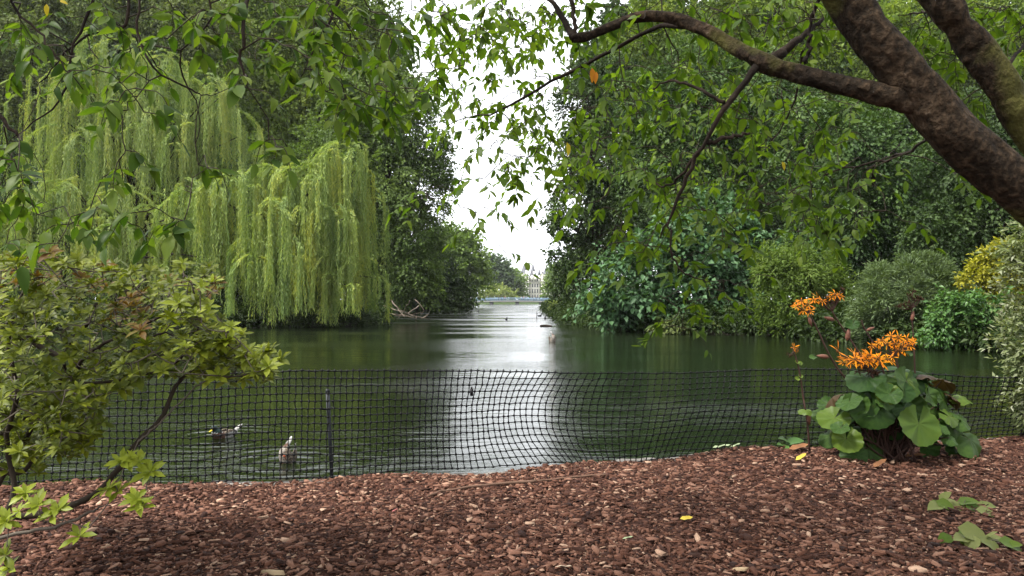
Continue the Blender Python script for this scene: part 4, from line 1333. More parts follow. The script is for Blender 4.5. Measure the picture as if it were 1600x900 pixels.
def bark_tube(pts, r, n, sides, bumps=0.05):
    p = smooth_path(pts, n)
    rr = np.interp(np.linspace(0, 1, n), np.linspace(0, 1, len(r)), r)
    if n <= 24:                   # thin branches are kinked, not bent like a hose
        kn = rng.normal(0, 0.0055, (n, 3))
        kn[[0, -1]] = 0
        p = p + kn
    V, f = tube(p, rr, sides)
    core = np.repeat(p, sides, 0)
    k = n * sides
    d = V[:k] - core
    a = np.tile(np.arange(sides) * 2 * math.pi / sides, n)
    s = np.repeat(np.arange(n) * 21.0 / n, sides)
    g = 1 + bumps * (np.sin(3 * a + s * 1.1) * 0.6 + np.sin(5 * a - s * 1.9) * 0.4 + np.sin(2 * a + s * 3.1) * 0.5)
    q = V[:k]
    amp = np.zeros(k)
    for _ in range(40):           # bark relief
        fr = math.exp(rng.uniform(math.log(14), math.log(150)))
        w = unit(rng.normal(0, 1, 3)) * fr
        amp += np.sin(q @ w + rng.uniform(0, 6.28)) / fr ** 0.75
    ridge = np.abs(amp)
    rad = np.repeat(rr, sides)
    V[:k] = core + d * g[:, None] + unit(d) * ((amp * 0.012 - ridge * 0.012) * np.minimum(1, rad / 0.06))[:, None]
    return V, f, p


class Overhead:
    """a near tree: limbs given, twigs grown from the nearest limb to every leaf spray"""
    def __init__(self, name, label, base):
        self.t = thing(name, label, 'tree', base)
        self.base = np.asarray(base, dtype=float)
        self.nodes = np.zeros((0, 3))
        self.rad = np.zeros(0)
        self.twigs = MB()
        self.leaf = [[], [], []]

    def limb(self, part, pts, r, n=24, sides=12, mat=None, grow=True, bumps=0.05):
        V, f, p = bark_tube(pts, r, n, sides, bumps)
        link(part, mesh_of(part, V - self.base, f, mat or M_TRUNK, True), self.t)
        if grow:
            self.nodes = np.concatenate([self.nodes, p])
            self.rad = np.concatenate([self.rad, np.interp(np.linspace(0, 1, n), np.linspace(0, 1, len(r)), r)])

    def spray(self, p, length, nleaf, size, drop=0.6):
        p = np.asarray(p, dtype=float)
        d = self.nodes - p
        # prefer parents that are not lower than the spray
        cost = np.linalg.norm(d, axis=1) + 0.8 * np.maximum(-d[:, 2], 0) + 0.3 * (self.rad > 0.05)
        k = int(np.argmin(cost))
        a = self.nodes[k]
        L = np.linalg.norm(a - p)
        if L > 0.02:
            mid = (a + p) / 2 + np.array([0, 0, 0.16 * L]) + rng.normal(0, 0.05, 3) * L
            mid2 = a * 0.2 + p * 0.8 + np.array([0, 0, 0.09 * L]) + rng.normal(0, 0.035, 3) * L
            m_ = max(4, int(L / 0.09))
            w_ = smooth_path([a, mid, mid2, p], m_)
            w_[1:-1] += rng.normal(0, 0.006, (m_ - 2, 3))
            r0 = min(self.rad[k] * 0.8, 0.0034 + 0.004 * L)
            rr = np.linspace(r0, 0.0026, m_)
            self.twigs.tube(w_ - self.base, rr, 4, False)
            self.nodes = np.concatenate([self.nodes, w_[1:]])
            self.rad = np.concatenate([self.rad, rr[1:]])
            out = unit(w_[-1] - w_[-2])
        else:
            out = np.array([0, -1, 0.0])
        hd = unit(np.array([out[0], out[1], 0]) * 0.9 + rng.normal(0, 0.45, 3) * np.array([1, 1, 0]))
        tip = p + hd * length * 0.75 + np.array([0, 0, -drop * length])
        w_ = smooth_path([p, p + hd * length * 0.45 + np.array([0, 0, -0.1 * length]), tip], 6)
        self.twigs.tube(w_ - self.base, np.linspace(0.0028, 0.0014, 6), 3, False)
        u = np.concatenate([np.sort(rng.uniform(0.1, 1, nleaf - 1)), [1.0]])
        side = np.cross(hd, [0, 0, 1.0])
        for q, uu in enumerate(u):
            i = min(int(uu * 5), 4)
            lp = w_[i] + (w_[i + 1] - w_[i]) * (uu * 5 - i)
            s = (1 if q % 2 else -1) * (0 if q == nleaf - 1 else 1)
            ld = hd * rng.uniform(0.1, 0.7) + side * s * rng.uniform(0.35, 0.95) + np.array([0, 0, -rng.uniform(0.0, 1.0)])
            ln = np.array([0, 0, 1.0]) + hd * 0.5 + side * s * 0.25 + rng.normal(0, 0.4, 3)
            self.leaf[0].append(lp); self.leaf[1].append(ld); self.leaf[2].append((ln, size * rng.uniform(0.62, 1.2)))

    def canopy(self, lobes, n, size):
        """the rest of the crown, above and behind the viewer"""
        L = np.asarray(lobes, float)
        k = rng.integers(0, len(L), n)
        d = rand_dirs(n) * rng.uniform(0.5, 1, (n, 1)) ** 0.5
        p = L[k, :3] + d * L[k, 3:]
        up_ok = (p[:, 1] < 0.3) | ((HY - (p[:, 2] - EYE) * F / np.maximum(p[:, 1], 0.3)) < -40)
        for q in p[up_ok]:
            h = rng.normal(0, 1, 3)
            self.leaf[0].append(q); self.leaf[1].append(h * np.array([1, 1, 0.3]) - np.array([0, 0, 0.5])); self.leaf[2].append((np.array([0, 0, 1.0]) + rng.normal(0, 0.4, 3), size * rng.uniform(0.7, 1.3)))

    def finish(self, mat, special=()):
        link('twigs', self.twigs.mesh('twigs', M_TWIG), self.t, kind='stuff')
        var = [leaf_shape(w_ * 0.86, c, f_, 4, 0.42, 0.006, tw) for w_, c, f_, tw in ((0.5, 0.16, 0.3, 0.04), (0.56, 0.3, 0.2, -0.08), (0.46, 0.42, 0.45, 0.06), (0.6, 0.1, 0.15, 0.1), (0.5, 0.5, 0.6, -0.1), (0.54, -0.12, 0.25, 0.0))]
        p = np.array(self.leaf[0]); d = np.array(self.leaf[1]); n_ = np.array([q[0] for q in self.leaf[2]]); s = np.array([q[1] for q in self.leaf[2]])
        M_ = frames(d, n_)
        vi = rng.integers(0, len(var), len(p))
        px = CX + p[:, 0] * F / p[:, 1]
        py = HY - (p[:, 2] - EYE) * F / p[:, 1]
        vis = (px > -10) & (px < 1610) & (py > -20) & (py < 900)
        show = s / p[:, 1] * vis
        big = np.argsort(-show)[:300]
        big = big[show[big] > 0]
        rest = np.ones(len(p), bool); rest[big] = False
        V, f = scatter(var, p[rest] - self.base, M_[rest], s[rest], vi[rest])
        link('foliage', mesh_of('foliage', V, f, mat, True), self.t, kind='stuff')
        mes = [mesh_of('leaf', v, f_, mat, True) for v, f_ in var]
        for k in big:
            o = link('leaf', mes[vi[k]], self.t)
            place(o, p[k] - self.base, M_[k], s[k])
        aut = {}
        for (q, dn, sz, mt, lab) in special:
            key = mt.name
            if key not in aut:
                aut[key] = mesh_of('leaf', *var[0], mt, True)
            o = link('leaf', aut[key], self.t)
            o['label'] = lab
            place(o, np.asarray(q) - self.base, frames(np.array(dn[0], float), np.array(dn[1], float)), sz)


def in_poly(px, py, poly):
    c = False
    j = len(poly) - 1
    for i in range(len(poly)):
        xi, yi = poly[i]
        xj, yj = poly[j]
        if (yi > py) != (yj > py) and px < (xj - xi) * (py - yi) / (yj - yi) + xi:
            c = not c
        j = i
    return c


def rand_in(poly, n):
    xs_ = [q[0] for q in poly]
    ys_ = [q[1] for q in poly]
    out = []
    while len(out) < n:
        x, y = random.uniform(min(xs_), max(xs_)), random.uniform(min(ys_), max(ys_))
        if in_poly(x, y, poly):
            out.append((x, y))
    return out


# --- right: leaning tree
lean = Overhead('leaning_tree', 'leaning tree with a reddish brown trunk and a bough arching over the lake', (3.75, 3.5, 0))
TA = [(3.75, 3.5, -0.1), (3.45, 3.5, 0.5), P(1850, 510, 3.55), P(1700, 375, 3.57), P(1600, 298, 3.6), P(1505, 222, 3.6), P(1445, 155, 3.6), P(1380, 78, 3.6), P(1325, 0, 3.6), P(1260, -90, 3.6), P(1180, -220, 3.7), P(1000, -420, 3.9)]
lean.limb('trunk', TA, [0.24, 0.18, 0.142, 0.124, 0.112, 0.107, 0.103, 0.098, 0.093, 0.088, 0.076, 0.045], 260, 56)
lean.limb('trunk', [(3.85, 3.55, -0.1), (3.7, 3.75, 0.7), P(1790, 420, 4.1), P(1690, 300, 4.2), P(1600, 188, 4.2), P(1555, 120, 4.2), P(1510, 55, 4.2), P(1465, -5, 4.2), P(1400, -90, 4.3), P(1320, -240, 4.4)],
          [0.18, 0.14, 0.11, 0.1, 0.092, 0.09, 0.088, 0.086, 0.08, 0.05], 220, 48)
lean.limb('bough', [P(1470, 190, 3.62), P(1420, 160, 3.6), P(1380, 148, 3.6), P(1330, 136, 3.65), P(1280, 124, 3.7), P(1235, 112, 3.75), P(1195, 98, 3.8), P(1150, 75, 3.9), P(1100, 46, 4.0), P(1050, 28, 4.1), P(1000, 26, 4.15), P(955, 42, 4.2), P(920, 56, 4.2), P(893, 60, 4.2)],
          [0.066, 0.056, 0.05, 0.046, 0.044, 0.042, 0.046, 0.039, 0.034, 0.03, 0.028, 0.024, 0.024, 0.027], 160, 28, bumps=0.08)
for pts, r in (([P(1182, 104, 3.8), P(1165, 128, 3.8), P(1140, 158, 3.82), P(1118, 196, 3.85), P(1092, 240, 3.9), P(1076, 270, 3.95), P(1062, 305, 4.0), P(1045, 345, 4.05), P(1032, 372, 4.1)], [0.02, 0.016, 0.014, 0.012, 0.011, 0.01, 0.009, 0.007, 0.005]),
               ([P(1092, 240, 3.9), P(1045, 290, 4.1), P(1000, 275, 4.3)], [0.008, 0.006, 0.004]),
               ([P(1045, 345, 4.05), P(1050, 400, 4.1), P(1078, 432, 4.1), P(1110, 440, 4.15)], [0.006, 0.005, 0.004, 0.002]),
               ([P(1105, 222, 3.88), P(1140, 214, 3.9), P(1172, 208, 3.95)], [0.012, 0.009, 0.006]),
               ([P(1132, 160, 3.82), P(1090, 140, 3.9), P(1050, 125, 4.0), P(1020, 140, 4.1)], [0.01, 0.008, 0.006, 0.004]),
               ([P(1090, 42, 4.02), P(1030, 40, 4.3), P(960, 78, 4.7), P(900, 108, 5.0), P(850, 135, 5.2), P(805, 160, 5.3), P(770, 178, 5.4), P(730, 182, 5.5), P(695, 200, 5.6)], [0.016, 0.014, 0.013, 0.012, 0.011, 0.009, 0.007, 0.005, 0.003]),
               ([P(896, 60, 4.2), P(880, 30, 4.25), P(850, -10, 4.3), P(800, -60, 4.4), P(700, -110, 4.6)], [0.02, 0.017, 0.014, 0.012, 0.007]),
               ([P(900, 62, 4.2), P(895, 10, 4.2), P(900, -50, 4.2)], [0.016, 0.014, 0.01]),
               ([P(1195, 98, 3.8), P(1225, 80, 3.85), P(1250, 60, 3.9), P(1285, 30, 4.0)], [0.03, 0.022, 0.016, 0.01]),
               ([P(1260, 100, 3.8), P(1265, 60, 3.8), P(1270, 20, 3.8)], [0.012, 0.009, 0.006]),
               ([P(1510, 60, 4.2), P(1460, 20, 4.6), P(1420, 22, 5.0)], [0.012, 0.008, 0.005]),
               ([P(1560, 125, 4.2), P(1600, 70, 4.4), P(1650, 20, 4.6)], [0.014, 0.01, 0.006]),
               ([P(1480, 195, 3.6), P(1430, 230, 4.6), P(1380, 250, 5.4), P(1300, 270, 5.8), P(1200, 320, 6.0)], [0.012, 0.01, 0.008, 0.006, 0.004]),
               ([P(1400, -60, 4.3), P(1250, -60, 5.2), P(1100, -30, 6.0), P(1000, -10, 6.4)], [0.03, 0.02, 0.014, 0.008]),
               ([P(1300, -50, 5.0), P(1260, 60, 5.5), P(1240, 160, 5.8), P(1200, 230, 6.0)], [0.016, 0.012, 0.008, 0.005])):
    lean.limb('branch', pts, r, 18, 8, M_BARK, bumps=0.06)
SPL = []
SPL += [(q, random.uniform(4.2, 5.4)) for q in rand_in([(640, -10), (890, -10), (860, 60), (800, 40), (760, 70), (700, 60), (640, 30)], 34)]
SPL += [(q, random.uniform(4.6, 7.5)) for q in rand_in([(670, 60), (760, 40), (850, 80), (850, 190), (690, 200)], 34)]
SPL += [(q, random.uniform(5.5, 8.0)) for q in rand_in([(640, -10), (900, -10), (890, 120), (800, 90), (720, 150), (640, 80)], 62)]
SPL += [(q, random.uniform(5.0, 8.0)) for q in rand_in([(780, 190), (880, 120), (950, 180), (900, 330), (800, 340)], 34)]
SPL += [(q, random.uniform(4.4, 7.0)) for q in rand_in([(960, 60), (1300, 150), (1300, 300), (1000, 300), (900, 220)], 50)]
SPL += [(q, random.uniform(4.6, 6.2)) for q in rand_in([(720, 185), (850, 175), (850, 290), (750, 280)], 22)]
SPL += [(q, random.uniform(4.8, 6.0)) for q in [(655, 300), (640, 320), (668, 310), (722, 280), (712, 300), (745, 345), (770, 330), (730, 360), (790, 395), (760, 285), (720, 325)]]
SPL += [(q, random.uniform(4.0, 5.6)) for q in rand_in([(880, -10), (1300, -10), (1290, 110), (1200, 90), (1050, 40), (900, 70)], 60)]
SPL += [(q, random.uniform(4.2, 6.6)) for q in rand_in([(850, 200), (950, 100), (1100, 90), (1330, 150), (1400, 250), (1300, 330), (1100, 330), (880, 330)], 120)]
SPL += [(q, random.uniform(4.2, 6.0)) for q in rand_in([(920, 320), (1050, 320), (1190, 320), (1180, 380), (1100, 420), (960, 400)], 26)]
SPL += [(q, random.uniform(4.4, 6.0)) for q in rand_in([(1180, 260), (1400, 240), (1420, 340), (1330, 390), (1200, 380)], 28)]
SPL += [(q, random.uniform(4.6, 5.6)) for q in rand_in([(1400, 10), (1610, 10), (1610, 130), (1560, 80), (1500, 60), (1420, 70)], 40)]
SPL += [(q, random.uniform(4.2, 5.2)) for q in rand_in([(1390, 60), (1450, 30), (1560, 180), (1600, 260), (1520, 200)], 24)]
SPL += [(q, random.uniform(4.4, 5.4)) for q in [(1050, 500), (1065, 512), (1040, 512), (1148, 445), (1130, 455), (1115, 430), (1075, 470), (1085, 475), (915, 420), (930, 410), (940, 390), (1030, 470), (1140, 470), (1195, 430), (1350, 270), (1410, 345), (1490, 270), (1500, 285), (1150, 360), (1000, 380), (865, 300), (840, 310), (1540, 270)]]
random.shuffle(SPL)
SPL.sort(key=lambda q: np.min(np.linalg.norm(lean.nodes - P(*q[0], q[1]), axis=1)))
for (q, y) in SPL:
    lean.spray(P(q[0], q[1], y), random.uniform(0.14, 0.3), random.randint(6, 10), 0.08)
SPEC = [(P(925, 106, 4.3), ((0.1, 0, -1), (0.3, -1, 0.2)), 0.08, G_AUT, 'orange autumn leaf'), (P(932, 112, 4.3), ((-0.1, 0, -1), (-0.4, -1, 0.1)), 0.065, G_AUT, 'orange autumn leaf'),
        (P(886, 222, 4.6), ((0.2, 0, -1), (0.8, -1, 0.2)), 0.085, G_AUTY, 'yellow autumn leaf'), (P(1222, 252, 4.6), ((0.4, 0, -1), (0.2, -1, 0.2)), 0.055, G_AUTY, 'yellow autumn leaf')]
lean.canopy([(2.5, 2.0, 5.2, 2.6, 2.6, 1.1), (0.5, 3.0, 5.6, 2.4, 2.2, 1.0), (4.5, 4.0, 5.4, 2.4, 2.4, 1.2), (2.0, 5.5, 6.0, 2.4, 1.6, 0.9), (2.5, -1.5, 5.0, 2.8, 2.2, 1.1), (5.5, 1.0, 4.8, 2.0, 2.4, 1.2)], 12000, 0.12)
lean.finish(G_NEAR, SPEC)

# --- left: branches reaching in from above
over = Overhead('overhanging_tree', 'broadleaf tree whose drooping twigs hang into the top left', (-4.6, 2.4, 0))
over.limb('trunk', [(-4.6, 2.4, -0.1), (-4.5, 2.45, 1.5), (-4.2, 2.6, 3.0), (-3.7, 2.9, 4.2)], [0.24, 0.19, 0.16, 0.12], 24, 16)
for pts, r in (([(-4.2, 2.6, 3.0), (-3.0, 3.1, 3.75), P(150, -140, 3.4), P(350, -110, 3.4), P(520, -90, 3.5), P(640, -70, 3.7)], [0.09, 0.07, 0.05, 0.035, 0.025, 0.015]),
               ([(-3.9, 2.8, 3.7), (-2.9, 3.9, 4.1), P(150, -90, 4.6), P(400, -60, 4.8), P(600, -40, 5.0)], [0.08, 0.05, 0.04, 0.025, 0.012]),
               ([(-4.35, 2.5, 2.4), (-3.4, 3.2, 2.7), P(-60, 120, 3.6), P(-10, 170, 3.6), P(30, 215, 3.6)], [0.05, 0.03, 0.02, 0.012, 0.006]),
               ([P(395, -100, 3.4), P(390, -20, 3.3), P(380, 50, 3.2), P(377, 95, 3.2), P(386, 135, 3.2)], [0.012, 0.009, 0.008, 0.006, 0.003]),
               ([P(30, -120, 3.4), P(20, 0, 3.5), P(60, 50, 3.5), P(90, 90, 3.5), P(130, 140, 3.5)], [0.008, 0.006, 0.005, 0.004, 0.002]),
               ([P(160, -130, 3.4), P(150, -20, 3.5), P(120, 60, 3.5), P(105, 130, 3.5), P(80, 170, 3.5), P(20, 215, 3.5)], [0.008, 0.007, 0.006, 0.005, 0.004, 0.002]),
               ([P(230, -100, 3.4), P(215, 30, 3.4), P(235, 100, 3.4), P(300, 140, 3.5), P(330, 150, 3.5)], [0.007, 0.006, 0.005, 0.004, 0.002]),
               ([P(180, -90, 4.5), P(200, 30, 4.5), P(130, 60, 4.5), P(60, 130, 4.6)], [0.012, 0.01, 0.007, 0.003]),
               ([P(560, -80, 3.6), P(520, 20, 3.5), P(490, 80, 3.5), P(470, 120, 3.5)], [0.009, 0.007, 0.005, 0.003]),
               ([P(300, -100, 4.2), P(330, 20, 4.3), P(280, 90, 4.4), P(310, 180, 4.5), P(305, 230, 4.5)], [0.009, 0.007, 0.005, 0.004, 0.002])):
    over.limb('branch', pts, r, 20, 8, M_BARK, bumps=0.06)
SPL = [(q, random.uniform(3.0, 3.6)) for q in [(70, 72), (110, 88), (95, 95), (215, 150), (190, 130), (225, 175), (245, 105), (262, 60), (140, 112), (385, 120), (396, 140), (330, 20), (420, 218), (432, 230), (325, 262), (310, 258), (188, 262), (196, 235), (110, 350), (140, 330), (160, 322), (182, 350), (265, 350), (288, 345), (18, 250), (28, 268), (12, 232),
                                               (500, 118), (515, 140), (540, 158), (555, 60), (590, 48), (480, 90), (440, 70), (552, 172), (450, 232), (612, 36), (220, 140), (185, 160), (200, 172), (300, 30), (285, 22), (270, 12), (35, 220), (90, 380), (116, 352), (230, 330), (205, 350), (180, 268)]]
SPL += [(q, random.uniform(3.2, 4.8)) for q in rand_in([(340, -10), (660, -10), (640, 60), (600, 130), (560, 200), (470, 160), (380, 90)], 48)]
SPL += [(q, random.uniform(3.4, 5.0)) for q in rand_in([(-10, -10), (340, -10), (340, 60), (200, 120), (-10, 110)], 22)]
SPL += [(q, random.uniform(3.6, 4.8)) for q in rand_in([(-10, 180), (90, 220), (60, 380), (-10, 400)], 16)]
SPL += [(q, random.uniform(3.8, 5.0)) for q in rand_in([(560, 100), (690, 110), (680, 180), (560, 190)], 16)]
SPL.sort(key=lambda q: np.min(np.linalg.norm(over.nodes - P(*q[0], q[1]), axis=1)))
for (q, y) in SPL:
    over.spray(P(q[0], q[1], y), random.uniform(0.1, 0.2), random.randint(5, 8), 0.088)
over.canopy([(-4.0, 2.5, 5.2, 2.4, 2.2, 1.1), (-2.0, 1.0, 5.2, 2.2, 2.2, 1.0), (-2.2, 3.6, 5.4, 2.2, 1.5, 0.8), (-4.5, -0.8, 4.9, 2.2, 2.2, 1.1)], 4200, 0.12)
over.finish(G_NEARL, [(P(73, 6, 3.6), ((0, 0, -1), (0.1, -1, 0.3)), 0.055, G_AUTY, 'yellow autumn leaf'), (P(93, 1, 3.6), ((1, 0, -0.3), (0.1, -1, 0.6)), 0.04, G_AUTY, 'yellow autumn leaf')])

# ------------------------------------------------------------------ azalea on the left
G_AZ = leaf_mat('azalea_leaf', [(0.05, 0.07, 0.01), (0.11, 0.14, 0.015), (0.21, 0.245, 0.02), (0.33, 0.36, 0.03)], 0.3, 0.42, 1.2, 0.55, spec=0.28)
G_AZL = leaf_mat('azalea_young_leaf', [(0.2, 0.25, 0.018), (0.3, 0.36, 0.03), (0.4, 0.45, 0.05)], 0.3, 0.4, 1.2, 0.3, spec=0.4)
G_AZR = leaf_mat('azalea_bronze_leaf', [(0.13, 0.055, 0.014), (0.19, 0.11, 0.02), (0.2, 0.18, 0.025)], 0.28, 0.45, 1.2, 0.3)
azb = np.array([-2.9, 4.4, 0.0])
az = thing('azalea', 'spreading azalea bush with yellow green leaf rosettes at the left', 'shrub', azb)


def rosette(nl, open_, w):
    mb = MB()
    base_a = random.uniform(0, 6)
    for q in range(nl):
        a = base_a + q * 2.4
        inner = q / nl
        el = R(open_ + 55 * inner ** 1.5 + random.uniform(-10, 10))
        d = np.array([[math.cos(a) * math.cos(el), math.sin(a) * math.cos(el), math.sin(el)]])
        nrm = np.array([[-math.cos(a) * math.sin(el), -math.sin(a) * math.sin(el), math.cos(el)]])
        V, f = scatter([leaf_shape(w, random.uniform(0.1, 0.35), 0.25, 3, 0.55)], np.zeros((1, 3)), frames(d, nrm), np.array([(1 - 0.5 * inner) * random.uniform(0.8, 1.1)]), np.zeros(1, int))
        mb.add(V, f)
    return np.concatenate(mb.V), [np.concatenate(v) for v in mb.F.values()]


ros = [rosette(random.randint(8, 12), random.choice((-5, 5, 15)), random.uniform(0.34, 0.46)) for _ in range(7)]
azn, azr_ = [], []
stems = MB()
for pts, r in (([(0, 530), (35, 528), (70, 545), (100, 558), (112, 535), (140, 500), (150, 470)], [0.02, 0.019, 0.018, 0.018, 0.014, 0.011, 0.006]),
               ([(100, 558), (95, 590), (60, 650), (20, 720), (-30, 790)], [0.013, 0.014, 0.015, 0.017, 0.018]),
               ([(-40, 800), (40, 808), (110, 790), (150, 770), (180, 740), (215, 690), (250, 655), (278, 600), (310, 572), (350, 545)], [0.02, 0.018, 0.017, 0.016, 0.015, 0.014, 0.013, 0.011, 0.008, 0.004]),
               ([(-40, 850), (40, 832), (90, 822), (140, 800), (160, 790)], [0.011, 0.01, 0.009, 0.007, 0.004]),
               ([(215, 690), (250, 660), (300, 610), (330, 590)], [0.006, 0.005, 0.004, 0.003]),
               ([(-30, 700), (30, 660), (80, 640), (130, 560), (160, 540), (240, 500), (300, 470)], [0.016, 0.015, 0.013, 0.01, 0.009, 0.007, 0.004]),
               ([(2, 830), (22, 760), (10, 690), (28, 610), (12, 540), (30, 470), (60, 420)], [0.015, 0.014, 0.013, 0.012, 0.01, 0.007, 0.004]),
               ([(-30, 720), (20, 740), (50, 720), (90, 630), (110, 600), (130, 560)], [0.016, 0.014, 0.012, 0.01, 0.008, 0.005]),
               ([(110, 600), (180, 595), (260, 575), (300, 540), (310, 500), (300, 450), (290, 430)], [0.009, 0.008, 0.007, 0.006, 0.006, 0.004, 0.003]),
               ([(200, 550), (255, 520), (290, 540)], [0.006, 0.005, 0.003])):
    yd = 4.3 + rng.uniform(-0.25, 0.35)
    w_ = smooth_path([P(a, b_, yd + 0.08 * math.sin(i)) for i, (a, b_) in enumerate(pts)], 26)
    w_ += rng.normal(0, 0.003, w_.shape)
    rr = np.interp(np.linspace(0, 1, 26), np.linspace(0, 1, len(r)), r)
    link('branch', MB().tube(w_ - azb, rr, 8).mesh('branch', M_TWIG if random.random() < 0.85 else M_PALETWIG, True), az)
    azn.append(w_)
azn = np.concatenate(azn)
POLY = [(-20, 400), (50, 388), (140, 405), (230, 425), (290, 408), (330, 418), (345, 450), (330, 480), (360, 510), (400, 540), (436, 560), (420, 590), (380, 598), (300, 595), (240, 590), (180, 620), (150, 680), (100, 700), (-20, 700)]
RO = []
for (x, y) in rand_in(POLY, 720):
    RO.append((x, y, random.uniform(3.75, 5.2), 0))
for (x, y) in rand_in([(-20, 600), (160, 600), (150, 700), (60, 740), (-20, 740)], 170):
    RO.append((x, y, random.uniform(4.0, 5.0), 0))
for (x, y) in rand_in([(300, 470), (340, 500), (440, 560), (420, 600), (350, 590), (300, 540)], 90):
    RO.append((x, y, random.uniform(3.8, 4.4), 0.3))
for (x, y, k) in [(200, 718, 1), (216, 722, 1), (235, 738, 1), (190, 722, 1), (170, 765, 1), (185, 768, 1), (222, 792, 1), (214, 780, 1), (125, 838, 1), (80, 806, 0.6), (60, 790, 0.6), (92, 796, 0.6), (42, 778, 0.6), (28, 800, 0.5), (10, 815, 1), (8, 868, 0.6), (14, 890, 0.6), (40, 770, 0.5), (160, 660, 0.4), (95, 655, 0.4), (150, 640, 0.3), (30, 705, 0.4), (340, 590, 0.7), (395, 575, 0.7)]:
    RO.append((x, y, 3.95 if y < 780 else 3.85, k))
ap = np.array([P(x, y, Y) for x, y, Y, k in RO])
twg = MB()
for i, p in enumerate(ap):
    k = int(np.argmin(np.linalg.norm(azn - p, axis=1)))
    a = azn[k]
    L = np.linalg.norm(a - p)
    w_ = smooth_path([a, (a + p) / 2 + rng.normal(0, 0.08, 3) * L - np.array([0, 0, 0.06 * L]), p], 5)
    twg.tube(w_ - azb, np.linspace(0.0038, 0.0018, 5), 4, False)
    azn = np.concatenate([azn, w_[2:4]])
link('twigs', twg.mesh('twigs', M_PALETWIG), az, kind='stuff')
an = np.column_stack([rng.normal(0, 0.35, len(ap)), rng.normal(-0.45, 0.35, len(ap)), np.ones(len(ap))])
asz = rng.uniform(0.058, 0.092, len(ap))
kind = np.zeros(len(ap), int)
for i, (x, y, Y, k) in enumerate(RO):
    if random.random() < k or (x > 250 and random.random() < 0.22):
        kind[i] = 1
    elif y < 470 and random.random() < 0.14 or (170 < x < 230 and 460 < y < 520 and random.random() < 0.6):
        kind[i] = 2
    if k >= 0.6:
        asz[i] = random.uniform(0.09, 0.112) if k == 1 else 0.09
        an[i] = (rng.normal(0, .3), -0.8 + rng.normal(0, .25), 0.9)
aM = frames(unit(np.cross(an, rng.normal(0, 1, an.shape))), an)
pxs = np.array([q[0] for q in RO]); pys = np.array([q[1] for q in RO])
show = asz / ap[:, 1] * (pxs > -15)
big = np.argsort(-show)[:300]
rest = np.ones(len(ap), bool); rest[big] = False
vi = rng.integers(0, len(ros), len(ap))
MATS = [G_AZ, G_AZL, G_AZR]
for k in range(3):
    sel = rest & (kind == k)
    if sel.any():
        V, f = scatter(ros, ap[sel] - azb, aM[sel], asz[sel], vi[sel])
        link('foliage', mesh_of('foliage', V, f, MATS[k], True), az, kind='stuff')
rme = {(v, k): mesh_of('leaf_rosette', *ros[v], MATS[k], True) for v in range(len(ros)) for k in range(3)}
for k in big:
    o = link('leaf_rosette', rme[(vi[k], kind[k])], az)
    place(o, ap[k] - azb, aM[k], asz[k])

# ------------------------------------------------------------------ big leaved plant with orange daisies
G_LIG = leaf_mat('ligularia_leaf', [(0.022, 0.058, 0.014), (0.042, 0.09, 0.018), (0.075, 0.135, 0.026)], 0.22, 0.45, 5.0, 0.4, spec=0.25)
G_LIGY = leaf_mat('ligularia_pale_leaf', [(0.075, 0.14, 0.018), (0.14, 0.2, 0.026)], 0.28, 0.42, 2.0, 0.3)
G_LIGB = leaf_mat('ligularia_underside', [(0.05, 0.03, 0.015), (0.08, 0.05, 0.02)], 0.2, 0.5, 2.0, 0.3)
M_STEM = plain('purple_brown_stem', (0.065, 0.034, 0.026), 0.6)
M_BUD = plain('pinkish_bud', (0.2, 0.09, 0.06), 0.6)
M_DRY = plain('dried_flower', (0.06, 0.03, 0.015), 0.9)
G_PETAL = leaf_mat('orange_petal', [(0.8, 0.2, 0.004), (0.95, 0.31, 0.006), (1.05, 0.42, 0.009)], 0.25, 0.5, 3, 0.2, tcol=(1.2, 1.1, 0.5))
M_DISC = plain('brown_disc', (0.13, 0.05, 0.01), 0.8)


def kidney_leaf(cup=0.12, wavy=0.05, fold=0.0, seed=0):
    """round leaf with a notch where the stalk joins; unit radius, notch towards -Y, veins raised"""
    rg = np.random.default_rng(seed)
    na_, nr_ = 36, 5
    th = np.linspace(-math.pi / 2 + 0.17, 1.5 * math.pi - 0.17, na_)
    ph = rg.uniform(0, 6, 3)
    V = [(0, -0.12, 0.0)]
    for r_ in range(1, nr_ + 1):
        u = r_ / nr_
        for i, a in enumerate(th):
            near = math.exp(-((a - th[0]) / 0.35) ** 2) + math.exp(-((a - th[-1]) / 0.35) ** 2)
            rad = (1 + 0.1 * near) * (1 + 0.03 * math.sin(3 * a + ph[0])) * (1.0 + (0.025 * (1 if i % 2 else -1) if r_ == nr_ else 0))
            x, y = rad * u * math.cos(a) * 1.06, rad * u * math.sin(a) * 0.95
            z = cup * u ** 2 + 1.5 * wavy * u ** 2 * math.sin(3 * a + ph[1]) + 0.9 * wavy * u ** 1.5 * math.sin(7 * a + ph[2]) - 0.045 * u ** 0.7 * (1 if i % 4 == 0 else 0) + rg.normal(0, 0.012) * u
            z += fold * abs(x) ** 1.5
            V.append((x, y - 0.12 * (1 - u), z))
    f3, f4 = [], []
    for i in range(na_ - 1):
        f3.append((0, 1 + i, 2 + i))
        for r_ in range(nr_ - 1):
            a = 1 + r_ * na_ + i
            f4.append((a, a + na_, a + na_ + 1, a + 1))
    return np.array(V), [np.array(f3), np.array(f4)]


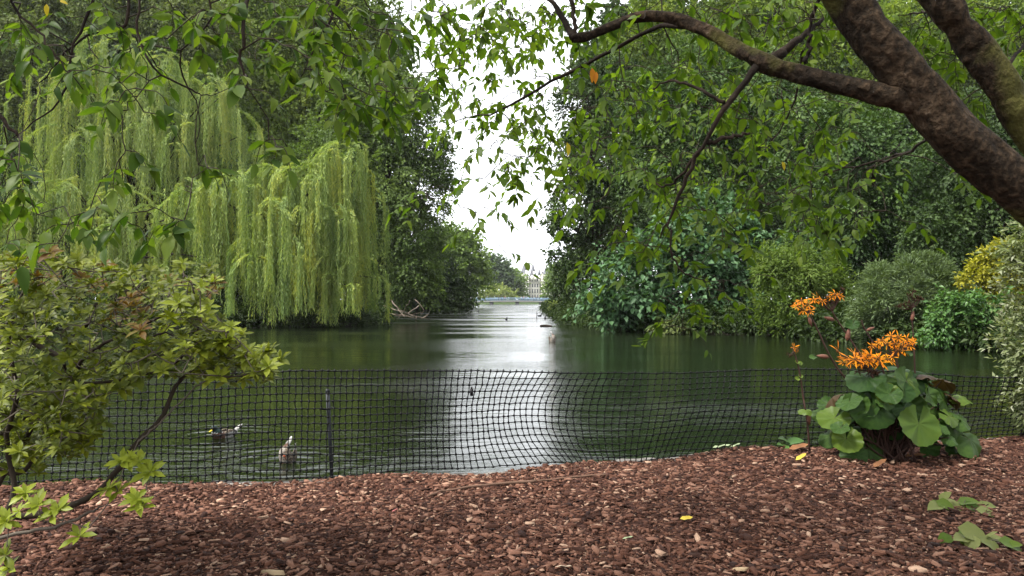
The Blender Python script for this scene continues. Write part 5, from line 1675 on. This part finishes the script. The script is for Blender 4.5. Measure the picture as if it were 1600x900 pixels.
kl = [kidney_leaf(0.10, 0.05, 0.0, 1), kidney_leaf(-0.18, 0.06, 0.05, 2), kidney_leaf(-0.35, 0.08, -0.1, 3), kidney_leaf(0.1, 0.09, 0.25, 4), kidney_leaf(-0.5, 0.07, 0.2, 5)]
LY = 7.7
lb = P(1388, 716, LY)
lb[2] = 0.0
lig = thing('orange_daisy_plant', 'clump of large round leaves topped with orange daisy flowers on the mulch', 'plant', lb)
kmesh = {}


def big_leaf(px, py, rp, tip, face, mk=0, v=0, dY=0.0, parent=None, base=None, stalk=True, org=None):
    """centre px,py; radius in photo px; tip: image direction of the leaf tip; face: normal (x right, toward viewer, up)"""
    parent = parent or lig
    org = lb if org is None else org
    y = LY + dY
    c = P(px, py, y)
    n_ = unit(np.array([face[0] * 1.3 + rng.normal(0, 0.14), -face[1] * 0.8 + rng.normal(0, 0.12), face[2] * 1.15], float))
    d = np.array([tip[0] + rng.normal(0, 0.12), -0.35, -tip[1]], float)
    mt = (G_LIG, G_LIGY, G_LIGB)[mk]
    if (v, mk) not in kmesh:
        kmesh[(v, mk)] = mesh_of('leaf', *kl[v], mt, True)
    o = link('leaf', kmesh[(v, mk)], parent)
    M_ = frames(d[None], n_[None])[0]
    s = 0.66 * rp * y / F
    place(o, c - org, M_, s)
    if stalk:
        j = c - M_[:, 1] * 0.12 * s
        b_ = np.array([org[0] + rng.normal(0, 0.09), org[1] + rng.normal(0, 0.06), 0.0]) if base is None else base
        w_ = smooth_path([b_, b_ * 0.5 + j * 0.5 + np.array([0, 0.04, 0.08]), j], 9)
        link('stalk', MB().tube(w_ - org, np.linspace(0.011, 0.006, 9), 6).mesh('stalk', M_STEM, True), parent)


for a in [(1352, 592, 44, (-0.9, 0.5), (-.2, .55, .8), 0, 1, -.1), (1420, 582, 50, (0.8, 0.2), (.1, .4, .9), 0, 2, .1), (1440, 592, 30, (0.9, 0.3), (.3, .4, .8), 0, 1, .15), (1416, 599, 40, (-0.3, 0.6), (.1, .8, .6), 0, 0, -.12),
          (1382, 602, 24, (0.1, 0.7), (0, .8, .6), 0, 0, -.05), (1348, 603, 19, (0, .8), (0, .8, .5), 0, 0, -.02), (1366, 638, 52, (0.2, 0.9), (-.1, .75, .65), 0, 1, -.25), (1420, 640, 40, (0.1, 0.8), (0.1, .7, .6), 0, 3, -.05),
          (1436, 666, 50, (0.1, 0.9), (0.05, .85, .5), 1, 0, -.35), (1318, 632, 28, (-0.3, 0.6), (-.2, .8, .5), 0, 0, .05), (1302, 655, 38, (-0.6, 0.5), (-.3, .8, .5), 1, 0, -.1), (1284, 648, 22, (-0.4, 0.6), (-.4, .7, .5), 0, 1, .1),
          (1322, 688, 34, (-0.1, 0.9), (-.2, .9, .35), 1, 3, -.25), (1334, 712, 30, (-0.2, 0.8), (-.2, .6, .6), 0, 1, -.2), (1358, 705, 38, (0.2, 0.7), (0, .7, .6), 0, 2, -.1), (1395, 668, 34, (0.1, 0.9), (0, .8, .4), 0, 3, .02),
          (1485, 658, 46, (0.5, 0.8), (0.3, .7, .6), 0, 2, -.05), (1460, 632, 44, (0.6, 0.6), (0.3, .6, .7), 0, 1, .1), (1518, 690, 44, (0.7, 0.6), (0.3, .6, .7), 0, 4, -.05), (1500, 620, 28, (0.9, 0.05), (0.1, .45, .85), 1, 4, .1),
          (1466, 608, 30, (0.8, 0.4), (0.3, .5, .8), 0, 2, .1), (1440, 585, 30, (0.6, -.1), (0.2, -.3, .9), 2, 2, .1), (1474, 596, 30, (0.9, 0.3), (.2, -.35, .8), 2, 4, .15), (1488, 622, 26, (0.7, 0.5), (.3, -.4, .8), 2, 4, .05), (1300, 622, 26, (-0.7, 0.5), (-.4, -.3, .8), 2, 4, .1),
          (1405, 625, 34, (0.3, 0.5), (0, .5, .8), 0, 2, .1), (1372, 668, 40, (-0.2, 0.8), (-.1, .7, .6), 0, 2, .1), (1342, 655, 34, (-0.4, 0.7), (-.2, .7, .6), 0, 0, .12), (1450, 702, 26, (0.4, 0.8), (.1, .7, .5), 0, 3, .1), (1296, 690, 18, (-0.3, 0.8), (-.3, .8, .4), 0, 1, .1), (1492, 700, 26, (.2, .9), (.2, .7, .5), 0, 2, .05)]:
    big_leaf(*a)
for k in range(46):      # smaller leaves filling the clump
    u = rng.uniform(-1, 1)
    x_, y_ = 1392 + 108 * u, 692 - rng.uniform(0, 105) * (1 - 0.5 * u * u)
    big_leaf(x_, y_, rng.uniform(20, 34), (u + rng.normal(0, .3), rng.uniform(.2, .9)), (0.4 * u, rng.uniform(.4, .9), rng.uniform(.4, .8)), 1 if rng.random() < 0.24 else 0, int(rng.integers(0, 5)), rng.uniform(-0.3, 0.25) if abs(u) > 0.3 or y_ < 650 else 0.1)
for k in range(26):      # lower stalks crowding the base
    a = rng.uniform(-0.16, 0.16)
    b_ = lb + np.array([a, rng.uniform(-0.09, 0.09), 0])
    e = P(1388 + a * 420 + rng.normal(0, 16), 655 + rng.normal(0, 16), LY + rng.normal(0, 0.1))
    link('stalk', MB().tube(smooth_path([b_, (b_ + e) / 2 + rng.normal(0, 0.015, 3), e], 6) - lb, np.linspace(0.011, 0.006, 6), 6).mesh('stalk', M_STEM, True), lig)


def daisy_mesh(np_, long, seed, droop=0.25):
    rg = np.random.default_rng(seed)
    mb = MB()
    for q in range(np_):
        a = 2 * math.pi * q / np_ + rg.normal(0, 0.12)
        el = rg.normal(0.15, 0.3)
        d = np.array([[math.cos(a) * math.cos(el), math.sin(a) * math.cos(el), math.sin(el)]])
        nrm = np.array([[0, 0, 1.0]])
        V, f = scatter([leaf_shape(0.16, droop * rg.uniform(0.2, 1.6), 0.2, 3, 0.6)], d * 0.16, frames(d, nrm), np.array([long * rg.uniform(0.7, 1.1)]), np.zeros(1, int))
        mb.add(V, f)
    return mb


dis = [daisy_mesh(random.randint(9, 13), 1.0, 50 + i).mesh('petals', G_PETAL, True) for i in range(5)]
disc = MB().tube([(0, 0, -0.12), (0, 0, 0.0), (0, 0, 0.07), (0, 0, 0.1)], [0.1, 0.2, 0.17, 0.07], 10).mesh('disc', M_DISC, True)
seedh = MB()
for q in range(16):
    a, el = random.uniform(0, 6.28), random.uniform(-0.3, 1.3)
    d = np.array([math.cos(a) * math.cos(el), math.sin(a) * math.cos(el), math.sin(el)])
    seedh.tube([d * 0.1, d * 0.7, d * random.uniform(0.8, 1.1)], [0.05, 0.09, 0.02], 4)
seed_me = seedh.mesh('dried_flower', M_DRY)


def flower(px, py, rp, face, root, org, dY=0.0, attach=None, dry=False):
    y = LY + dY
    c = P(px, py, y)
    n_ = unit(np.array([face[0], -face[1], face[2]], float))
    M_ = frames(unit(np.cross(n_, rng.normal(0, 1, 3)))[None], n_[None])[0]
    s = rp * y / F
    if dry:
        o = link('dried_flower', seed_me, root)
    else:
        o = link('flower', random.choice(dis), root)
        link('disc', disc, o)
    place(o, c - org, M_, s)
    if attach is not None:
        w_ = smooth_path([attach, (attach + c) / 2 - np.array([0, 0, 0.015]), c - n_ * 0.1 * s], 5)
        link('stalk', MB().tube(w_ - org, np.linspace(0.006, 0.004, 5), 5).mesh('stalk', M_STEM), root)


def stem_line(pts, r, root, org, dY=0.0):
    w_ = smooth_path([P(a, b_, LY + dY) for a, b_ in pts], 16)
    link('stem', MB().tube(w_ - org, np.linspace(r, r * 0.6, 16), 7).mesh('stem', M_STEM, True), root)
    return w_


def bud(px, py, rp, tilt, root, org, mat=None, dY=0.0):
    y = LY + dY
    c = P(px, py, y)
    L = rp * y / F
    d = unit(np.array([tilt[0], 0, tilt[1]], float))
    link('bract', MB().tube([c - d * L, c - d * L * 0.5, c + d * L * 0.2, c + d * L], [0.004, L * 0.36, L * 0.34, 0.004], 8).mesh('bract', mat or M_BUD, True)if False else MB().tube([c - d * L - org, c - d * L * 0.5 - org, c + d * L * 0.2 - org, c + d * L - org], [0.004, L * 0.36, L * 0.34, 0.004], 8).mesh('bract', mat or M_BUD, True), root)


w1 = stem_line([(1372, 640), (1320, 590), (1296, 555), (1282, 525), (1270, 500), (1264, 488)], 0.011, lig, lb, 0.05)
w2 = stem_line([(1376, 620), (1350, 565), (1325, 525), (1308, 500), (1300, 486)], 0.011, lig, lb, 0.08)
w3 = stem_line([(1390, 610), (1368, 545), (1350, 512), (1346, 500)], 0.009, lig, lb, 0.1)
w4 = stem_line([(1430, 600), (1428, 540), (1425, 500), (1424, 478)], 0.009, lig, lb, 0.12)
w5 = stem_line([(1385, 640), (1368, 600), (1358, 575)], 0.012, lig, lb, -0.12)
w6 = stem_line([(1410, 640), (1404, 580), (1400, 558)], 0.011, lig, lb, 0.0)
for (x, y, r_) in [(1252, 470, 11), (1262, 476, 11), (1255, 484, 10), (1266, 486, 10), (1246, 478, 9), (1272, 468, 9), (1278, 466, 11), (1284, 470, 9)]:
    flower(x, y, r_, (rng.normal(-.2, .4), .6, .7), lig, lb, 0.05, w1[-1] if x < 1270 else w2[-1])
for (x, y, r_) in [(1305, 460, 11), (1312, 462, 9), (1300, 464, 8)]:
    flower(x, y, r_, (rng.normal(.2, .3), .6, .6), lig, lb, 0.08, w2[-1])
for (x, y) in [(1292, 468), (1290, 476), (1298, 474), (1314, 454), (1310, 468), (1306, 474)]:
    flower(x, y, 7, (rng.normal(0, .4), .4, .8), lig, lb, 0.1, w2[-1], True)
for (x, y) in [(1420, 462), (1428, 470), (1418, 474), (1432, 466), (1438, 468), (1412, 478), (1422, 482), (1404, 480), (1426, 456)]:
    flower(x, y, 6, (rng.normal(0, .4), .4, .8), lig, lb, 0.12, w4[-2], True)
for q in range(15):
    flower(1353 + rng.normal(0, 15), 558 + rng.normal(0, 6), rng.uniform(11, 15.5), (rng.normal(0, .5), .7, .6), lig, lb, -0.12 + rng.normal(0, .03), w5[-1])
for (x, y, r_) in [(1322, 560, 14), (1328, 566, 12), (1318, 568, 12), (1388, 562, 13), (1394, 558, 9)]:
    flower(x, y, r_, (rng.normal(0, .4), .5, .7), lig, lb, -0.08, w5[-1])
for (x, y, r_) in [(1378, 532, 13), (1392, 526, 13), (1404, 528, 15), (1416, 530, 13), (1408, 540, 14), (1398, 538, 13), (1386, 538, 13), (1404, 548, 15), (1420, 540, 12), (1424, 532, 11), (1372, 538, 11), (1412, 548, 12), (1428, 534, 9), (1362, 540, 10)]:
    flower(x, y, 0.82 * r_, (rng.normal(0, .4), .65, .65), lig, lb, 0.0, w6[-1])
for q in range(8):
    flower(1358 + rng.normal(0, 9), 578 + rng.normal(0, 5), 8, (rng.normal(0, .5), .7, .3), lig, lb, -0.1, w5[-2], True)
bud(1266, 503, 8, (0.3, -1), lig, lb, None, 0.05); bud(1296, 498, 9, (-1, 0.3), lig, lb, None, 0.08); bud(1325, 522, 11, (0.2, 1), lig, lb, None, 0.08)
bud(1286, 557, 10, (-1, 0.15), lig, lb, None, 0.05); bud(1360, 514, 7, (1, 0.4), lig, lb, None, 0.1); bud(1426, 494, 8, (0.2, 1), lig, lb, None, 0.12)
big_leaf(1332, 508, 15, (-0.3, 0.6), (-.2, .8, .5), 0, 3, 0.08, stalk=False)
big_leaf(1270, 559, 9, (-0.9, 0.3), (-.2, .6, .7), 0, 3, 0.05, stalk=False)
big_leaf(1418, 553, 13, (0.6, 0.3), (.2, .5, .7), 0, 3, 0.0, stalk=False)

# single flower stalk left of the clump
sb_ = P(1265, 706, 7.75)
sb_[2] = 0
sing = thing('flower_stalk', 'single brown stalk with a small orange flower and a yellow leaf left of the clump', 'plant', sb_)
w_ = stem_line([(1265, 708), (1262, 665), (1255, 620), (1250, 585), (1244, 560), (1239, 550)], 0.011, sing, sb_, 0.05)
flower(1240, 543, 9, (0.4, .6, .7), sing, sb_, 0.05, w_[-1])
flower(1234, 553, 7, (-0.4, .5, -.4), sing, sb_, 0.05, w_[-1], True)
flower(1246, 545, 6, (0.6, .5, .4), sing, sb_, 0.05, w_[-1])
big_leaf(1258, 641, 15, (-0.5, 0.2), (-.1, .6, .8), 1, 2, 0.0, sing, w_[6], True, sb_)
for (x, y, tx) in ((1246, 566, -.8), (1250, 568, .8), (1246, 592, -.9), (1251, 588, .7)):
    big_leaf(x, y, 6, (tx, 0.3), (0, .7, .6), 1, 3, 0.05, sing, None, False, sb_)
bud(1264, 655, 9, (0.1, -1), sing, sb_, None, 0.04)

# seedling and wilting weeds on the mulch
def weed(name, label, px, py, rows, mk, v=(0, 1, 3)):
    Y = EYE * F / (py - HY)
    b_ = P(px, py, Y)
    b_[2] = 0.01
    t = thing(name, label, 'plant', b_)
    var = {k: mesh_of('leaf', *leaf_shape(0.75, 0.25, 0.2, 4, 0.4, 0.02), k, True) for k in mk}
    for i, (x, y, rp, tx, ty) in enumerate(rows):
        c = P(x, y, Y)
        c[2] = max(c[2], 0.015)
        c[1] = Y + rng.normal(0, 0.04)
        d = np.array([tx, -0.4, -ty + 0.1], float)
        M_ = frames(d[None], np.array([[rng.normal(0, .25), -0.45, 1.0]]))[0]
        s = 2 * rp * Y / F
        k = mk[i % len(mk)]
        o = link('leaf', var[k], t)
        place(o, c - M_[:, 1] * s * 0.5 - b_, M_, s)
        j = c - M_[:, 1] * s * 0.5 - b_
        g = np.array([j[0] * 0.35, j[1] * 0.4, -0.01])
        link('stalk', MB().tube(smooth_path([g, (g + j) / 2 + np.array([0, 0, 0.01]), j], 5), 0.0025, 4).mesh('stalk', M_PALETWIG), t)


weed('seedling', 'small round leaved seedling in front of the net left of the orange flowers', 1230, 702, [(1240, 688, 14, 0.8, -0.3), (1226, 686, 11, -0.8, -0.5), (1224, 697, 8, -0.9, 0.3), (1216, 692, 6, -.7, -.2)], [G_GLOSSY])
M_WEED = leaf_mat('wilting_leaf', [(0.17, 0.2, 0.06), (0.25, 0.27, 0.09)], 0.25, 0.5, 5, 0.3)
weed('weed', 'pale wilting weed on the mulch nearer the orange flower clump', 1500, 797,
     [(1455, 786, 15, -.9, .1), (1470, 784, 14, .4, .2), (1480, 778, 12, .4, -.8), (1500, 792, 18, -.8, .1), (1515, 784, 16, .6, -.2), (1530, 796, 16, .9, .2), (1545, 790, 13, .9, -.1), (1520, 803, 16, .3, .5), (1498, 800, 14, -.4, .4), (1540, 803, 12, .8, .4), (1465, 790, 12, -.5, .4)], [M_WEED, G_LIGY, M_WEED])
weed('weed', 'wilting weed with yellowing leaves nearest the right corner of the mulch', 1530, 848,
     [(1480, 843, 14, -.9, .3), (1500, 838, 16, -.7, -.1), (1522, 832, 24, .8, .3), (1520, 850, 20, -.3, .3), (1540, 856, 18, .4, .3), (1560, 842, 13, .9, 0), (1570, 862, 18, .9, .3), (1510, 856, 16, -.4, .5), (1545, 836, 13, .3, -.7), (1575, 846, 10, .9, -.2)], [G_LIGY, M_WEED, M_WEED])

# ------------------------------------------------------------------ sticks and fallen leaves on the mulch
M_STICK = rough_mat('stick_bark', [(0.1, 0.055, 0.035), (0.2, 0.12, 0.085)], 14, 4, 0.85, 0.3, stretch=(0.3, 1, 1))


def ground_pt(px, py, h=0.02):
    Y = (EYE - h) * F / (py - HY)
    return np.array([(px - CX) * Y / F, Y, h])


for (pts, r_, lab) in (([(668, 779), (690, 770), (740, 761), (800, 755), (838, 753)], 0.014, 'long brown stick lying across the mulch'), ([(840, 752), (880, 749), (920, 746), (950, 745)], 0.011, 'shorter stick continuing from the long one on the mulch')):
    w_ = smooth_path([ground_pt(a, b_, 0.03) for a, b_ in pts], 14)
    w_[:, 2] = mulch_z(w_[:, 0], w_[:, 1]) + 0.035 + rng.normal(0, 0.002, 14)
    b0 = w_[0].copy()
    thing('fallen_stick', lab, 'stick', b0, me=MB().tube(w_ - b0, np.linspace(r_ * 0.7, r_, 14), 8).mesh('fallen_stick', M_STICK, True))
M_CURL = plain('curled_brown_leaf', (0.2, 0.09, 0.04), 0.7)
M_CREAM = plain('pale_wood_chip', (0.55, 0.42, 0.3), 0.8)
M_YLEAF = plain('yellow_fallen_leaf', (0.5, 0.38, 0.05), 0.6)
M_GLEAF = plain('pale_green_fallen_leaf', (0.3, 0.36, 0.2), 0.6)
M_PINK = plain('pink_petal', (0.5, 0.15, 0.14), 0.6)
for (px, py, sz, mt, lab) in ((1375, 727, 0.15, M_CURL, 'curled brown leaf on the mulch at the foot of the flower clump'), (1248, 703, 0.2, M_CURL, 'curled brown leaf on the mulch at the foot of the single stalk'),
                              (1252, 721, 0.12, M_YLEAF, 'yellow leaf lying on the mulch in front of the single stalk'), (1430, 714, 0.2, M_CURL, 'curled brown leaf under the right side of the flower clump'), (1306, 704, 0.15, M_CURL, 'reddish dead leaf hanging at the left foot of the flower clump'),
                              (880, 893, 0.1, M_CREAM, 'cream coloured leaf on the mulch nearest the bottom edge'), (1072, 817, 0.09, M_YLEAF, 'small tan leaf on the mulch below the middle of the net'), (981, 841, 0.07, M_GLEAF, 'small pale green leaf on the mulch right of the sticks'),
                              (617, 803, 0.045, M_PINK, 'tiny pink petal on the mulch left of the long stick'), (1353, 776, 0.07, M_CREAM, 'cream curl on the mulch below the flower clump'), (1127, 698, 0.2, M_GLEAF, 'pale green leaf caught at the foot of the net'), (1150, 697, 0.12, M_GLEAF, 'smaller pale leaf next to the leaf caught at the foot of the net')):
    g = ground_pt(px, py, 0.035)
    g[2] = mulch_z(g[0], g[1]) + 0.045
    V, f = leaf_shape(0.55, -0.25, 0.35, 4, 0.45, 0.03)
    o = thing('fallen_leaf', lab, 'leaf', g, 'fallen leaves on the mulch', mesh_of('fallen_leaf', (V - np.array([0, 0.5, 0])) * sz, f, mt, True))
    o.rotation_euler = (random.uniform(-.2, .3), random.uniform(-.3, .3), random.uniform(-2.2, -0.9))
M_WSTICK = plain('bare_wood', (0.45, 0.33, 0.2), 0.8)
for (px, py, L, a, lab) in ((1157, 886, 0.12, 0.1, 'pale split wood piece on the mulch at the bottom right of centre'), (425, 893, 0.16, -0.1, 'pale split wood piece on the mulch at the bottom left')):
    g = ground_pt(px, py, 0.03)
    g[2] = mulch_z(g[0], g[1]) + 0.035
    V, f = chips[2]
    o = thing('wood_splinter', lab, 'splinter', g, None, mesh_of('wood_splinter', V * np.array([0.5, 1, 1]) * L, f, M_WSTICK))
    o.rotation_euler = (0.05, 0, math.pi / 2 + a)

# ------------------------------------------------------------------ thin air over the lake
hz = MB().box((-420, -30, WATER - 1.6), (420, 760, 75)).mesh('haze', None)
hm = bpy.data.materials.new('thin_haze')
hm.use_nodes = True
hn = hm.node_tree
hn.nodes.clear()
ho = hn.nodes.new('ShaderNodeOutputMaterial')
pv = hn.nodes.new('ShaderNodeVolumePrincipled')
pv.inputs['Color'].default_value = (0.92, 0.95, 1.0, 1)
pv.inputs['Density'].default_value = 0.00007
pv.inputs['Anisotropy'].default_value = 0.2
hn.links.new(pv.outputs['Volume'], ho.inputs['Volume'])
hz.materials.append(hm)
link('haze', hz, kind='stuff')
